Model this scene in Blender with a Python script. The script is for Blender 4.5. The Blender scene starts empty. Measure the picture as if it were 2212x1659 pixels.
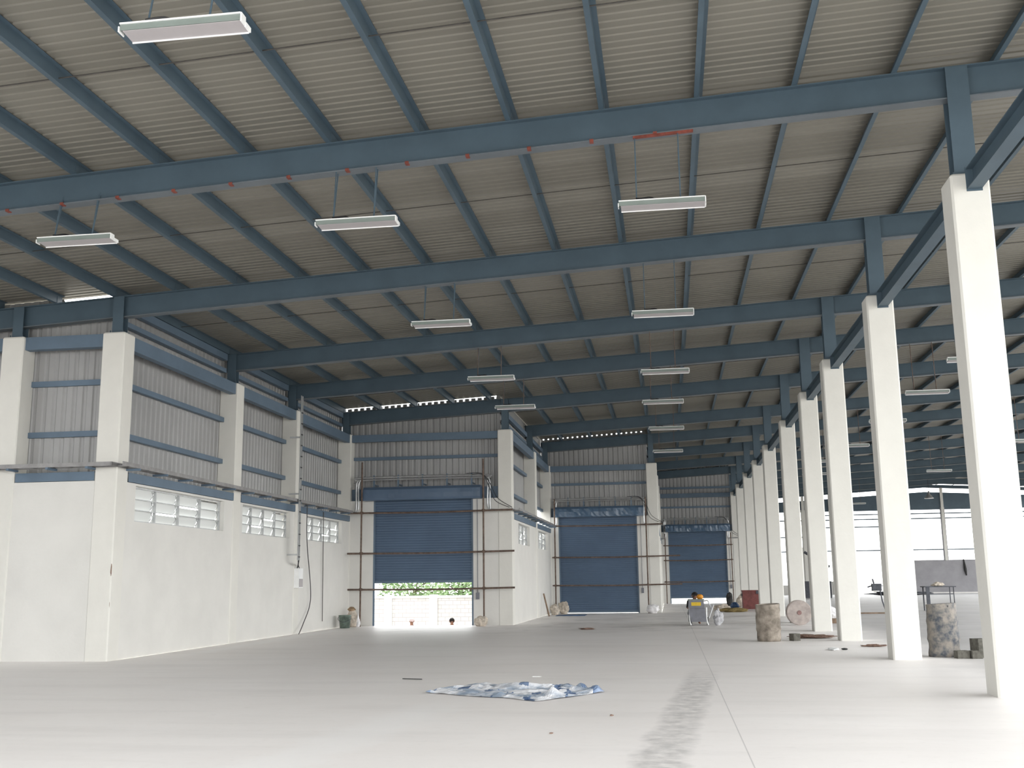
import bpy, bmesh, math, random
from math import sin, cos, pi, radians
from mathutils import Vector, Matrix

random.seed(7)
scn = bpy.context.scene
COL = scn.collection

# ------------------------------------------------------------------ camera
F_PX, YAW, PITCH, ROLL = 2284.5, 0.1433, 0.1843, -0.0127
cam_d = bpy.data.cameras.new('camera')
cam = bpy.data.objects.new('camera', cam_d)
COL.objects.link(cam)
cam_d.sensor_fit = 'HORIZONTAL'
cam_d.sensor_width = 36.0
cam_d.lens = F_PX / 2212 * 36.0
cam_d.clip_start, cam_d.clip_end = 0.1, 600
fwd = Vector((-sin(YAW) * cos(PITCH), cos(YAW) * cos(PITCH), sin(PITCH)))
right = Vector((cos(YAW), sin(YAW), 0))
up = right.cross(fwd)
r2 = right * cos(ROLL) + up * sin(ROLL)
u2 = up * cos(ROLL) - right * sin(ROLL)
m3 = Matrix((r2, u2, -fwd)).transposed()
cam.matrix_world = Matrix.Translation((0, 0, 1.6)) @ m3.to_4x4()
scn.camera = cam

# ------------------------------------------------------------------ world: pale overcast sky
world = bpy.data.worlds.new('overcast_sky')
scn.world = world
world.use_nodes = True
wn = world.node_tree
wn.nodes.clear()
w_out = wn.nodes.new('ShaderNodeOutputWorld')
w_bg = wn.nodes.new('ShaderNodeBackground')
w_tc = wn.nodes.new('ShaderNodeTexCoord')
w_sep = wn.nodes.new('ShaderNodeSeparateXYZ')
w_ramp = wn.nodes.new('ShaderNodeValToRGB')
w_ramp.color_ramp.elements[0].position = 0.0
w_ramp.color_ramp.elements[0].color = (1.0, 0.995, 0.975, 1)
w_ramp.color_ramp.elements[1].position = 0.7
w_ramp.color_ramp.elements[1].color = (0.93, 0.97, 1.0, 1)
wn.links.new(w_tc.outputs['Generated'], w_sep.inputs[0])
wn.links.new(w_sep.outputs['Z'], w_ramp.inputs[0])
wn.links.new(w_ramp.outputs[0], w_bg.inputs[0])
wn.links.new(w_bg.outputs[0], w_out.inputs[0])
w_bg.inputs[1].default_value = 5.0

# ------------------------------------------------------------------ exposure
vs = scn.view_settings
vs.view_transform = 'Standard'
vs.look = 'None'
vs.gamma = 1.0
vs.use_curve_mapping = False
vs.exposure = 0.0
try:
    scn.cycles.use_denoising = True
    scn.cycles.max_bounces = 9
    scn.cycles.diffuse_bounces = 7
    scn.cycles.glossy_bounces = 3
    scn.cycles.sample_clamp_indirect = 6.0
except Exception:
    pass

# ------------------------------------------------------------------ materials
def new_mat(name):
    m = bpy.data.materials.new(name)
    m.use_nodes = True
    return m, m.node_tree, m.node_tree.nodes['Principled BSDF']

def mat(name, col, rough=0.6, metal=0.0, var=0.06, scale=3.0, bump=0.0, bscale=20.0, spec=0.4, stretch=None, col2=None, lo=0.35, hi=0.65):
    """painted / raw surface with mottled colour from noise and an optional bump"""
    m, nt, b = new_mat(name)
    b.inputs['Roughness'].default_value = rough
    b.inputs['Metallic'].default_value = metal
    b.inputs['Specular IOR Level'].default_value = spec
    tc = nt.nodes.new('ShaderNodeTexCoord')
    src = tc.outputs['Object']
    if stretch:
        mp = nt.nodes.new('ShaderNodeMapping')
        mp.inputs['Scale'].default_value = stretch
        nt.links.new(src, mp.inputs[0])
        src = mp.outputs[0]
    n = nt.nodes.new('ShaderNodeTexNoise')
    n.inputs['Scale'].default_value = scale
    n.inputs['Detail'].default_value = 6
    n.inputs['Roughness'].default_value = 0.6
    nt.links.new(src, n.inputs['Vector'])
    r = nt.nodes.new('ShaderNodeValToRGB')
    a = tuple(max(0, c * (1 - var)) for c in col)
    c2 = col2 if col2 else tuple(min(1, c * (1 + var)) for c in col)
    r.color_ramp.elements[0].position = lo
    r.color_ramp.elements[0].color = (*a, 1)
    r.color_ramp.elements[1].position = hi
    r.color_ramp.elements[1].color = (*c2, 1)
    nt.links.new(n.outputs['Fac'], r.inputs[0])
    nt.links.new(r.outputs[0], b.inputs['Base Color'])
    if bump:
        n2 = nt.nodes.new('ShaderNodeTexNoise')
        n2.inputs['Scale'].default_value = bscale
        n2.inputs['Detail'].default_value = 5
        nt.links.new(src, n2.inputs['Vector'])
        bp = nt.nodes.new('ShaderNodeBump')
        bp.inputs['Strength'].default_value = bump
        bp.inputs['Distance'].default_value = 0.02
        nt.links.new(n2.outputs['Fac'], bp.inputs['Height'])
        nt.links.new(bp.outputs[0], b.inputs['Normal'])
    return m

M = {}
M['plaster'] = mat('cream_plaster', (0.68, 0.672, 0.645), 0.85, var=0.035, scale=0.9, bump=0.15, bscale=14, spec=0.2)
M['column'] = mat('column_paint', (0.70, 0.69, 0.65), 0.8, var=0.03, scale=1.2, bump=0.15, bscale=10, spec=0.2)
M['steel'] = mat('blue_grey_steel_paint', (0.074, 0.112, 0.145), 0.5, var=0.08, scale=1.3, spec=0.35)
M['flange'] = mat('greyer_flange', (0.125, 0.145, 0.165), 0.5, var=0.1, scale=1.3)  # bottom flanges coloured lighter and greyer than the webs
M['steel_light'] = mat('blue_channel_paint', (0.115, 0.165, 0.225), 0.5, var=0.08, scale=1.5, spec=0.35)
M['shutter'] = mat('blue_shutter_paint', (0.085, 0.130, 0.20), 0.42, var=0.06, scale=0.8, spec=0.45)
M['hood'] = mat('blue_hood_sheet', (0.07, 0.12, 0.19), 0.28, var=0.12, scale=1.5, spec=0.6, bump=0.5, bscale=2.5)
M['galv'] = mat('galvanised_steel', (0.52, 0.53, 0.54), 0.38, metal=0.75, var=0.12, scale=5)
M['tray'] = mat('dull_grey_tray', (0.27, 0.265, 0.265), 0.5, metal=0.2, var=0.15, scale=5)
M['rust'] = mat('rusty_pipe', (0.135, 0.095, 0.075), 0.8, var=0.35, scale=7, bump=0.3, bscale=30)
M['red_oxide'] = mat('red_oxide_clip', (0.20, 0.05, 0.035), 0.7, var=0.3, scale=9)
M['cable'] = mat('dark_cable', (0.03, 0.03, 0.033), 0.6, var=0.2, scale=6)
M['rod'] = mat('dark_rod', (0.06, 0.055, 0.05), 0.6, var=0.3, scale=6)
M['enamel'] = mat('white_enamel', (0.40, 0.375, 0.385), 0.4, var=0.03, scale=3)
M['enamel_side'] = mat('grey_green_enamel', (0.19, 0.225, 0.21), 0.45, var=0.05, scale=3)
M['white_plastic'] = mat('white_plastic', (0.85, 0.86, 0.86), 0.35, var=0.04, scale=4)
M['sheet'] = mat('wall_sheeting', (0.33, 0.33, 0.33), 0.42, metal=0.15, var=0.06, scale=0.6, spec=0.4)
M['louvre_glass'] = None
M['dark'] = mat('dark_grime', (0.03, 0.03, 0.03), 0.8, var=0.3)
M['hair'] = mat('dark_hair', (0.015, 0.012, 0.011), 0.7, var=0.3, scale=30)
M['skin'] = mat('brown_skin', (0.26, 0.13, 0.085), 0.6, var=0.1, scale=8)
M['shirt_dark'] = mat('dark_cloth', (0.035, 0.035, 0.04), 0.9, var=0.3, scale=8)
M['shirt_pale'] = mat('pale_cloth', (0.65, 0.55, 0.55), 0.9, var=0.1, scale=8)
M['orange'] = mat('orange_plastic', (0.62, 0.25, 0.02), 0.5, var=0.15, scale=8)
M['yellow'] = mat('yellow_label', (0.62, 0.42, 0.02), 0.5, var=0.1, scale=15)
M['machine'] = mat('grey_machine_paint', (0.17, 0.175, 0.20), 0.55, var=0.12, scale=5)
M['drum_a'] = mat('cement_caked_drum', (0.19, 0.16, 0.13), 0.9, var=0.35, scale=3.5, bump=0.8, bscale=9, col2=(0.36, 0.315, 0.265))
M['drum_b'] = mat('cement_splashed_blue_drum', (0.10, 0.115, 0.14), 0.85, var=0.3, scale=6, bump=0.8, bscale=10, col2=(0.27, 0.245, 0.215), lo=0.36, hi=0.60)
M['block'] = mat('concrete_block', (0.11, 0.105, 0.09), 0.95, var=0.3, scale=12, bump=0.5)
M['maroon'] = mat('maroon_box_paint', (0.17, 0.055, 0.05), 0.65, var=0.25, scale=4)
M['spool'] = mat('dusty_spool', (0.40, 0.35, 0.325), 0.85, var=0.15, scale=6)
M['spool_hub'] = mat('spool_hub', (0.26, 0.16, 0.15), 0.85, var=0.2, scale=9)
M['sack'] = mat('woven_sack', (0.52, 0.46, 0.39), 0.9, var=0.3, scale=9, bump=0.4)
M['sack_white'] = mat('white_sack', (0.76, 0.75, 0.76), 0.7, var=0.12, scale=8, bump=0.4)
M['bag_grey'] = mat('cloudy_bag', (0.48, 0.48, 0.50), 0.5, var=0.2, scale=9, bump=0.4)
M['sack_brown'] = mat('brown_sack', (0.30, 0.21, 0.13), 0.9, var=0.35, scale=10, bump=0.5)
M['bucket'] = mat('green_metal_bucket', (0.16, 0.21, 0.18), 0.3, metal=0.5, var=0.4, scale=6)
M['blue_sheet'] = mat('blue_plastic_sheet', (0.03, 0.075, 0.17), 0.5, var=0.3, scale=5)
M['yellow_rope'] = mat('yellow_heap', (0.20, 0.15, 0.06), 0.9, var=0.35, scale=12)
M['wood'] = mat('old_board', (0.24, 0.17, 0.12), 0.85, var=0.3, scale=7)
M['dark_steel'] = mat('dark_steel', (0.07, 0.075, 0.09), 0.6, var=0.3, scale=7)
M['rubble'] = mat('brown_rubble', (0.20, 0.13, 0.10), 0.95, var=0.4, scale=20)
M['shaded_render'] = mat('shaded_render', (0.33, 0.325, 0.345), 0.85, var=0.08, scale=1.0)  # backlit shade of the far low wall, painted in as grey
M['outside_ground'] = mat('earth_yard', (0.36, 0.33, 0.28), 0.95, var=0.08, scale=0.6)
M['leaf'] = mat('pale_green_leaf', (0.20, 0.36, 0.13), 0.7, var=0.5, scale=1.5, col2=(0.45, 0.60, 0.33))
M['stem'] = mat('branch_bark', (0.14, 0.10, 0.07), 0.9, var=0.3)
M['far_wall_dark'] = mat('grey_brown_wall', (0.20, 0.20, 0.22), 0.85, var=0.1, scale=0.5)

def roof_material():
    m, nt, b = new_mat('roof_sheeting')
    b.inputs['Roughness'].default_value = 0.42
    b.inputs['Metallic'].default_value = 0.25
    b.inputs['Specular IOR Level'].default_value = 0.4
    tc = nt.nodes.new('ShaderNodeTexCoord')
    sep = nt.nodes.new('ShaderNodeSeparateXYZ')
    nt.links.new(tc.outputs['Object'], sep.inputs[0])
    mul = nt.nodes.new('ShaderNodeMath'); mul.operation = 'MULTIPLY'; mul.inputs[1].default_value = 1.0
    fl = nt.nodes.new('ShaderNodeMath'); fl.operation = 'FLOOR'
    nt.links.new(sep.outputs['Y'], mul.inputs[0]); nt.links.new(mul.outputs[0], fl.inputs[0])
    wn_ = nt.nodes.new('ShaderNodeTexWhiteNoise'); wn_.noise_dimensions = '1D'
    nt.links.new(fl.outputs[0], wn_.inputs['W'])
    n = nt.nodes.new('ShaderNodeTexNoise'); n.inputs['Scale'].default_value = 0.5; n.inputs['Detail'].default_value = 4
    nt.links.new(tc.outputs['Object'], n.inputs['Vector'])
    add = nt.nodes.new('ShaderNodeMath'); add.operation = 'ADD'
    nt.links.new(wn_.outputs['Value'], add.inputs[0]); nt.links.new(n.outputs['Fac'], add.inputs[1])
    r = nt.nodes.new('ShaderNodeValToRGB')
    r.color_ramp.elements[0].position = 0.3; r.color_ramp.elements[0].color = (0.19, 0.178, 0.15, 1)
    r.color_ramp.elements[1].position = 1.4; r.color_ramp.elements[1].color = (0.235, 0.222, 0.19, 1)
    nt.links.new(add.outputs[0], r.inputs[0]); nt.links.new(r.outputs[0], b.inputs['Base Color'])
    return m
M['roof'] = roof_material()

def floor_material():
    m, nt, b = new_mat('dusty_concrete_floor')
    L = nt.links.new
    b.inputs['Roughness'].default_value = 0.46
    b.inputs['Specular IOR Level'].default_value = 0.5
    tc = nt.nodes.new('ShaderNodeTexCoord')
    P = tc.outputs['Object']
    sep = nt.nodes.new('ShaderNodeSeparateXYZ'); L(P, sep.inputs[0])
    def noise(scale, detail=6, vec=None, rough=0.6):
        n = nt.nodes.new('ShaderNodeTexNoise'); n.inputs['Scale'].default_value = scale
        n.inputs['Detail'].default_value = detail; n.inputs['Roughness'].default_value = rough
        L(vec or P, n.inputs['Vector']); return n.outputs['Fac']
    def math_(op, a, b_=None, clamp=False):
        n = nt.nodes.new('ShaderNodeMath'); n.operation = op; n.use_clamp = clamp
        for i, v in enumerate((a, b_)):
            if v is None: continue
            if isinstance(v, (int, float)): n.inputs[i].default_value = v
            else: L(v, n.inputs[i])
        return n.outputs[0]
    def mix(fac, a, b_):
        n = nt.nodes.new('ShaderNodeMix'); n.data_type = 'RGBA'
        L(fac, n.inputs['Factor'])
        for k, v in (('A', a), ('B', b_)):
            s = [i for i in n.inputs if i.name == k and i.type == 'RGBA'][0]
            if isinstance(v, tuple): s.default_value = (*v, 1)
            else: L(v, s)
        return [o for o in n.outputs if o.type == 'RGBA'][0]
    def ramp(v, p0, p1):
        r = nt.nodes.new('ShaderNodeMapRange'); r.inputs['From Min'].default_value = p0; r.inputs['From Max'].default_value = p1
        L(v, r.inputs['Value']); return r.outputs[0]
    base = mix(ramp(noise(0.22), 0.35, 0.65), (0.85, 0.81, 0.785), (0.90, 0.865, 0.845))
    mp = nt.nodes.new('ShaderNodeMapping'); mp.inputs['Scale'].default_value = (0.25, 1.3, 1); L(P, mp.inputs[0])
    base = mix(math_('MULTIPLY', ramp(noise(0.9, vec=mp.outputs[0]), 0.5, 0.75), 0.45), base, (0.72, 0.69, 0.67))
    base = mix(math_('MULTIPLY', ramp(noise(6.0), 0.55, 0.8), 0.25), base, (0.68, 0.65, 0.62))
    right_bay_shade = nt.nodes.new('ShaderNodeMapRange'); right_bay_shade.inputs['From Min'].default_value = 4.9; right_bay_shade.inputs['From Max'].default_value = 6.6  # dimmer light of the right bay, painted as a darker floor colour
    L(math_('ADD', sep.outputs['X'], math_('MULTIPLY', math_('SUBTRACT', noise(0.5), 0.5), 2.2)), right_bay_shade.inputs['Value'])
    base = mix(right_bay_shade.outputs[0], base, mix(ramp(noise(0.5), 0.35, 0.65), (0.37, 0.36, 0.355), (0.46, 0.445, 0.44)))
    # scuffed wheel trail: x = 0.54 at y 22.9, -0.05 at y 11.25
    def line(x0, y0, x1, y1, w, soft):
        # distance in x from a slanted line
        k = (x1 - x0) / (y1 - y0)
        xl = math_('ADD', math_('MULTIPLY', math_('SUBTRACT', sep.outputs['Y'], y0), k), x0)
        d = math_('ABSOLUTE', math_('SUBTRACT', sep.outputs['X'], xl))
        d = math_('ADD', d, math_('MULTIPLY', math_('SUBTRACT', noise(1.7), 0.5), soft * 2.0))
        f = nt.nodes.new('ShaderNodeMapRange'); f.inputs['From Min'].default_value = w + soft; f.inputs['From Max'].default_value = w
        L(d, f.inputs['Value']); return f.outputs[0]
    def yrange(a, b_, s):
        u = nt.nodes.new('ShaderNodeMapRange'); u.inputs['From Min'].default_value = a; u.inputs['From Max'].default_value = a + s
        L(sep.outputs['Y'], u.inputs['Value'])
        v = nt.nodes.new('ShaderNodeMapRange'); v.inputs['From Min'].default_value = b_; v.inputs['From Max'].default_value = b_ - s
        L(sep.outputs['Y'], v.inputs['Value'])
        return math_('MULTIPLY', u.outputs[0], v.outputs[0])
    trail = math_('MULTIPLY', line(-0.05, 11.25, 0.56, 20.0, 0.16, 0.14), yrange(5, 20.5, 3.5))
    trail = math_('MULTIPLY', trail, ramp(noise(5.0), 0.30, 0.62))
    base = mix(math_('MULTIPLY', trail, 0.5), base, (0.28, 0.275, 0.27))
    # pale dust streaks
    dust = math_('MULTIPLY', line(-3.6, 9.6, -3.0, 14.5, 0.18, 0.35), yrange(6, 15.5, 2))
    base = mix(math_('MULTIPLY', dust, 0.45), base, (0.92, 0.905, 0.895))
    dust2 = math_('MULTIPLY', line(-11.2, 22.5, -11.6, 39, 0.12, 0.25), yrange(22, 38, 4))
    base = mix(math_('MULTIPLY', dust2, 0.5), base, (0.90, 0.89, 0.88))
    # grime round the far door
    spot = math_('MULTIPLY', ramp(noise(0.6, 3), 0.52, 0.62), yrange(32, 73, 5))
    base = mix(math_('MULTIPLY', spot, 0.35), base, (0.40, 0.38, 0.35))
    # sawn joint
    jx = math_('ABSOLUTE', math_('SUBTRACT', sep.outputs['X'], 0.66))
    j = nt.nodes.new('ShaderNodeMapRange'); j.inputs['From Min'].default_value = 0.008; j.inputs['From Max'].default_value = 0.004
    L(jx, j.inputs['Value'])
    base = mix(math_('MULTIPLY', j.outputs[0], 0.38), base, (0.18, 0.18, 0.18))
    L(base, b.inputs['Base Color'])
    bp = nt.nodes.new('ShaderNodeBump'); bp.inputs['Strength'].default_value = 0.15; bp.inputs['Distance'].default_value = 0.01
    L(noise(8.0), bp.inputs['Height']); L(bp.outputs[0], b.inputs['Normal'])
    return m
M['floor'] = floor_material()

def tarp_material():
    m = mat('crumpled_plastic', (0.33, 0.40, 0.50), 0.45, var=0.15, scale=2.2, bump=0.6, bscale=9, col2=(0.72, 0.73, 0.76), lo=0.42, hi=0.55)
    return m
M['tarp'] = tarp_material()
M['tarp_blue'] = mat('blue_plastic_fold', (0.06, 0.12, 0.27), 0.4, var=0.3, scale=7, bump=0.6, bscale=12, col2=(0.25, 0.33, 0.47))

def louvre_material():
    m, nt, b = new_mat('frosted_louvre_blade')
    b.inputs['Base Color'].default_value = (0.78, 0.80, 0.80, 1)
    b.inputs['Roughness'].default_value = 0.45
    tr = nt.nodes.new('ShaderNodeBsdfTranslucent'); tr.inputs[0].default_value = (0.8, 0.8, 0.78, 1)
    n = nt.nodes.new('ShaderNodeTexNoise'); n.inputs['Scale'].default_value = 2.0
    tcx = nt.nodes.new('ShaderNodeTexCoord'); nt.links.new(tcx.outputs['Object'], n.inputs['Vector'])
    mr = nt.nodes.new('ShaderNodeMapRange'); mr.inputs['To Min'].default_value = 0.12; mr.inputs['To Max'].default_value = 0.32
    nt.links.new(n.outputs['Fac'], mr.inputs['Value'])
    mx = nt.nodes.new('ShaderNodeMixShader')
    nt.links.new(mr.outputs[0], mx.inputs[0]); nt.links.new(b.outputs[0], mx.inputs[1]); nt.links.new(tr.outputs[0], mx.inputs[2])
    nt.links.new(mx.outputs[0], nt.nodes['Material Output'].inputs[0])
    return m
M['louvre_glass'] = louvre_material()

def yard_wall_material():
    m, nt, b = new_mat('whitewashed_block')
    b.inputs['Roughness'].default_value = 0.9
    br = nt.nodes.new('ShaderNodeTexBrick')
    br.inputs['Color1'].default_value = (0.47, 0.455, 0.44, 1); br.inputs['Color2'].default_value = (0.56, 0.54, 0.525, 1)
    br.inputs['Mortar'].default_value = (0.34, 0.31, 0.29, 1)
    br.inputs['Scale'].default_value = 1.0
    br.inputs['Brick Width'].default_value = 0.42; br.inputs['Row Height'].default_value = 0.21
    br.inputs['Mortar Size'].default_value = 0.012
    tcx = nt.nodes.new('ShaderNodeTexCoord')
    mp = nt.nodes.new('ShaderNodeMapping'); mp.inputs['Rotation'].default_value = (radians(90), 0, 0)
    nt.links.new(tcx.outputs['Object'], mp.inputs[0]); nt.links.new(mp.outputs[0], br.inputs[0])
    nt.links.new(br.outputs[0], b.inputs['Base Color'])
    return m
M['yard_wall'] = yard_wall_material()
M['yard_render'] = mat('whitewashed_render', (0.80, 0.78, 0.76), 0.9, var=0.04, scale=2)

# ------------------------------------------------------------------ mesh helpers
class MB:
    """collects shapes; build() links them as one mesh object"""
    def __init__(s):
        s.v = []; s.f = []; s.mi = []; s.cur = 0
    def quad(s, pts):
        n = len(s.v); s.v += [tuple(p) for p in pts]; s.f.append(tuple(range(n, n + len(pts)))); s.mi.append(s.cur)
    def hexa(s, p):
        """8 points: bottom ring 0-3 counter-clockwise seen from above, top ring 4-7"""
        n = len(s.v); s.v += [tuple(q) for q in p]
        for f in ((3, 2, 1, 0), (4, 5, 6, 7), (0, 1, 5, 4), (1, 2, 6, 5), (2, 3, 7, 6), (3, 0, 4, 7)):
            s.f.append(tuple(n + i for i in f)); s.mi.append(s.cur)
    def box(s, x0, x1, y0, y1, z0, z1):
        s.hexa([(x0, y0, z0), (x1, y0, z0), (x1, y1, z0), (x0, y1, z0), (x0, y0, z1), (x1, y0, z1), (x1, y1, z1), (x0, y1, z1)])
    def slope(s, x0, x1, y0, y1, lo, hi):
        """box whose bottom and top follow functions of x"""
        s.hexa([(x0, y0, lo(x0)), (x1, y0, lo(x1)), (x1, y1, lo(x1)), (x0, y1, lo(x0)),
                (x0, y0, hi(x0)), (x1, y0, hi(x1)), (x1, y1, hi(x1)), (x0, y1, hi(x0))])
    def tube(s, pts, r, n=8, caps=True):
        pts = [Vector(p) for p in pts]; rings = []
        prev = None
        for i, p in enumerate(pts):
            a = pts[max(i - 1, 0)]; b = pts[min(i + 1, len(pts) - 1)]
            d = (b - a).normalized()
            if prev is None:
                ref = Vector((0, 0, 1)) if abs(d.z) < 0.9 else Vector((1, 0, 0))
                e1 = d.cross(ref).normalized()
            else:
                e1 = (prev - d * prev.dot(d)).normalized()
            prev = e1; e2 = d.cross(e1)
            rr = r[i] if isinstance(r, (list, tuple)) else r
            base = len(s.v)
            for k in range(n):
                t = 2 * pi * k / n
                s.v.append(tuple(p + e1 * cos(t) * rr + e2 * sin(t) * rr))
            rings.append(base)
        for a, b in zip(rings, rings[1:]):
            for k in range(n):
                s.f.append((a + k, a + (k + 1) % n, b + (k + 1) % n, b + k)); s.mi.append(s.cur)
        if caps:
            s.f.append(tuple(rings[0] + k for k in range(n))[::-1]); s.mi.append(s.cur)
            s.f.append(tuple(rings[-1] + k for k in range(n))); s.mi.append(s.cur)
    def lathe(s, prof, c=(0, 0, 0), n=28, jit=0.0, axis='z', rnd=None):
        rings = []
        for j, (r, z) in enumerate(prof):
            base = len(s.v)
            for k in range(n):
                t = 2 * pi * k / n
                rr = r * (1 + (rnd.uniform(-jit, jit) if rnd else 0))
                if axis == 'z': p = (c[0] + rr * cos(t), c[1] + rr * sin(t), c[2] + z)
                else: p = (c[0] + rr * cos(t), c[1] + z, c[2] + rr * sin(t))
                s.v.append(p)
            rings.append(base)
        for a, b in zip(rings, rings[1:]):
            for k in range(n):
                s.f.append((a + k, a + (k + 1) % n, b + (k + 1) % n, b + k)); s.mi.append(s.cur)
        s.f.append(tuple(rings[0] + k for k in range(n))[::-1]); s.mi.append(s.cur)
        s.f.append(tuple(rings[-1] + k for k in range(n))); s.mi.append(s.cur)
    def build(s, name, material, parent=None, loc=(0, 0, 0), smooth=False):
        me = bpy.data.meshes.new(name)
        off = Vector(loc)
        me.from_pydata([tuple(Vector(v) - off) for v in s.v], [], s.f)
        mats = material if isinstance(material, (list, tuple)) else [material]
        for m in mats: me.materials.append(m)
        if len(mats) > 1:
            me.polygons.foreach_set('material_index', s.mi)
        bm = bmesh.new(); bm.from_mesh(me)
        bmesh.ops.recalc_face_normals(bm, faces=bm.faces); bm.to_mesh(me); bm.free()
        if smooth:
            me.polygons.foreach_set('use_smooth', [True] * len(me.polygons))
        o = bpy.data.objects.new(name, me)
        COL.objects.link(o)
        if parent is None:
            o.location = off
        else:
            o.parent = parent
            o.location = off - parent.location
        return o

def tag(o, label, cat, group=None, kind=None):
    o['label'] = label; o['category'] = cat
    if group: o['group'] = group
    if kind: o['kind'] = kind
    return o

def struct(o):
    o['kind'] = 'structure'
    return o

def thing(name, label, cat, loc=(0, 0, 0), group=None):
    o = bpy.data.objects.new(name, None); COL.objects.link(o)
    o.location = loc; o.empty_display_size = 0.2
    return tag(o, label, cat, group)

def copy_tree(o, parent=None, loc=None):
    c = o.copy(); COL.objects.link(c)
    if parent is not None: c.parent = parent
    if loc is not None: c.location = loc
    for ch in list(o.children):
        copy_tree(ch, c)
    return c

ORD = ['first', 'second', 'third', 'fourth', 'fifth', 'sixth', 'seventh', 'eighth', 'ninth', 'tenth', 'eleventh', 'twelfth',
       'thirteenth', 'fourteenth', 'fifteenth', 'sixteenth', 'seventeenth', 'eighteenth', 'nineteenth', 'twentieth',
       'twenty-first', 'twenty-second', 'twenty-third', 'twenty-fourth', 'twenty-fifth', 'twenty-sixth']

# ------------------------------------------------------------------ key dimensions
Y = [9.3, 15.31, 22.06, 28.58, 33.65, 39.76, 47.1, 53.19, 59.8, 66.6, 72.7, 79.0, 85.3, 91.6, 97.9]   # front faces of column lines
YEND = 104.3
XR, CW, CD = 4.25, 0.54, 0.55         # column row: left face, width, depth
HC = 7.33                             # column height
XB, XC, XD = -12.12, -5.79, -0.43     # inner faces of the stepped left walls
XL = -21.0                            # far left end of the near wall
RIDGE, XFAR = 24.0, 37.5
YBACK = -9.0                         # the slab runs on behind the camera
YROOF = 0.0                          # unseen front edge of the roof, set to let daylight in
XSTEPS = ((YROOF, 21.0, 12.5), (21.0, 29.5, 14.2), (29.5, 41.0, 17.0), (41.0, 54.5, 20.6), (54.5, 66.0, 24.6), (66.0, 80.0, 29.0), (80.0, 104.6, 37.5))
def xopen(y):                        # unseen right-hand roof edge, stepped back to let sky light in
    for a, b, x in XSTEPS:
        if y < b: return x
    return XSTEPS[-1][2]
def z_top(x):                         # top of the rafters
    return 9.09 + 0.0512 * (min(x, 2 * RIDGE - x) - 4.4)
def z_bot(x): return z_top(x) - 0.51
PH = 0.2
def z_roof(x): return z_top(x) + PH + 0.005

def left_limit(y):
    if y < 22.66: return XL
    if y < 40.3: return XB - 0.6
    if y < 53.7: return XC - 0.6
    if y < 73.2: return XD - 0.6
    return XR - 0.1

# ------------------------------------------------------------------ ground, floor
g = MB(); g.box(-160, 160, -120, 260, -1.7, -1.5)
tag(g.build('yard_ground', M['outside_ground']), 'pale bare yard ground outside the raised shutter', 'ground')['kind'] = 'structure'
f = MB()
for x0, x1, y0, y1 in ((XL, XB, YBACK, Y[2] + .25), (XB, XC, YBACK, Y[5] + .28), (XC, XD, YBACK, Y[7] + .28), (XD, XR, YBACK, Y[10] + .28), (XR, 13.0, YBACK, YROOF)) + tuple((XR, x + .5, a, b + (0 if b < 104 else .3)) for a, b, x in XSTEPS):
    f.box(x0, x1, y0, y1, -1.5, 0)
struct(f.build('floor', M['floor']))

# ------------------------------------------------------------------ roof sheeting (trapezoidal ribs run up the slope)
def roof():
    b = MB(); pitch = 0.19; y = YROOF - 0.4
    prof = ((0.0, 0.0), (0.115, 0.0), (0.135, 0.018), (0.170, 0.018))
    pts = []
    while y < YEND + 0.5:
        for dy, dz in prof: pts.append((y + dy, dz))
        y += pitch
    for (ya, za), (yb, zb) in zip(pts, pts[1:]):
        xl = left_limit((ya + yb) / 2)
        xo = xopen(ya)
        for x0, x1 in (((xl, RIDGE), (RIDGE, xo)) if xo > RIDGE else ((xl, xo),)):
            b.quad([(x0, ya, z_roof(x0) + za), (x1, ya, z_roof(x1) + za), (x1, yb, z_roof(x1) + zb), (x0, yb, z_roof(x0) + zb)])
    return struct(b.build('ceiling', M['roof']))
roof()

# ------------------------------------------------------------------ rafters
for i, y in enumerate(Y):
    yc = y + 0.28
    x0 = max(left_limit(y + 0.1) + 0.12, -20.8)
    b = MB()
    for xa, xb in (((x0, RIDGE), (RIDGE, xopen(yc))) if xopen(yc) > RIDGE else ((x0, xopen(yc)),)):
        b.slope(xa, xb, yc - .01, yc + .01, lambda x: z_bot(x) + .02, lambda x: z_top(x) - .02)
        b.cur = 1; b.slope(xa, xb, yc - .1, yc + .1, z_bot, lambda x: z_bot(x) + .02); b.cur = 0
        b.slope(xa, xb, yc - .1, yc + .1, lambda x: z_top(x) - .02, z_top)
    lab = ('blue steel rafter, nearest of all, carrying the closest left light' if i == 0 else
           'blue steel roof rafter over the %s white column of the right row' % (ORD[i - 1] if i > 1 else 'nearest'))
    tag(b.build('roof_rafter', [M['steel'], M['flange']], loc=(x0, yc, z_bot(x0))), lab, 'roof beam', 'steel roof rafters')

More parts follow.
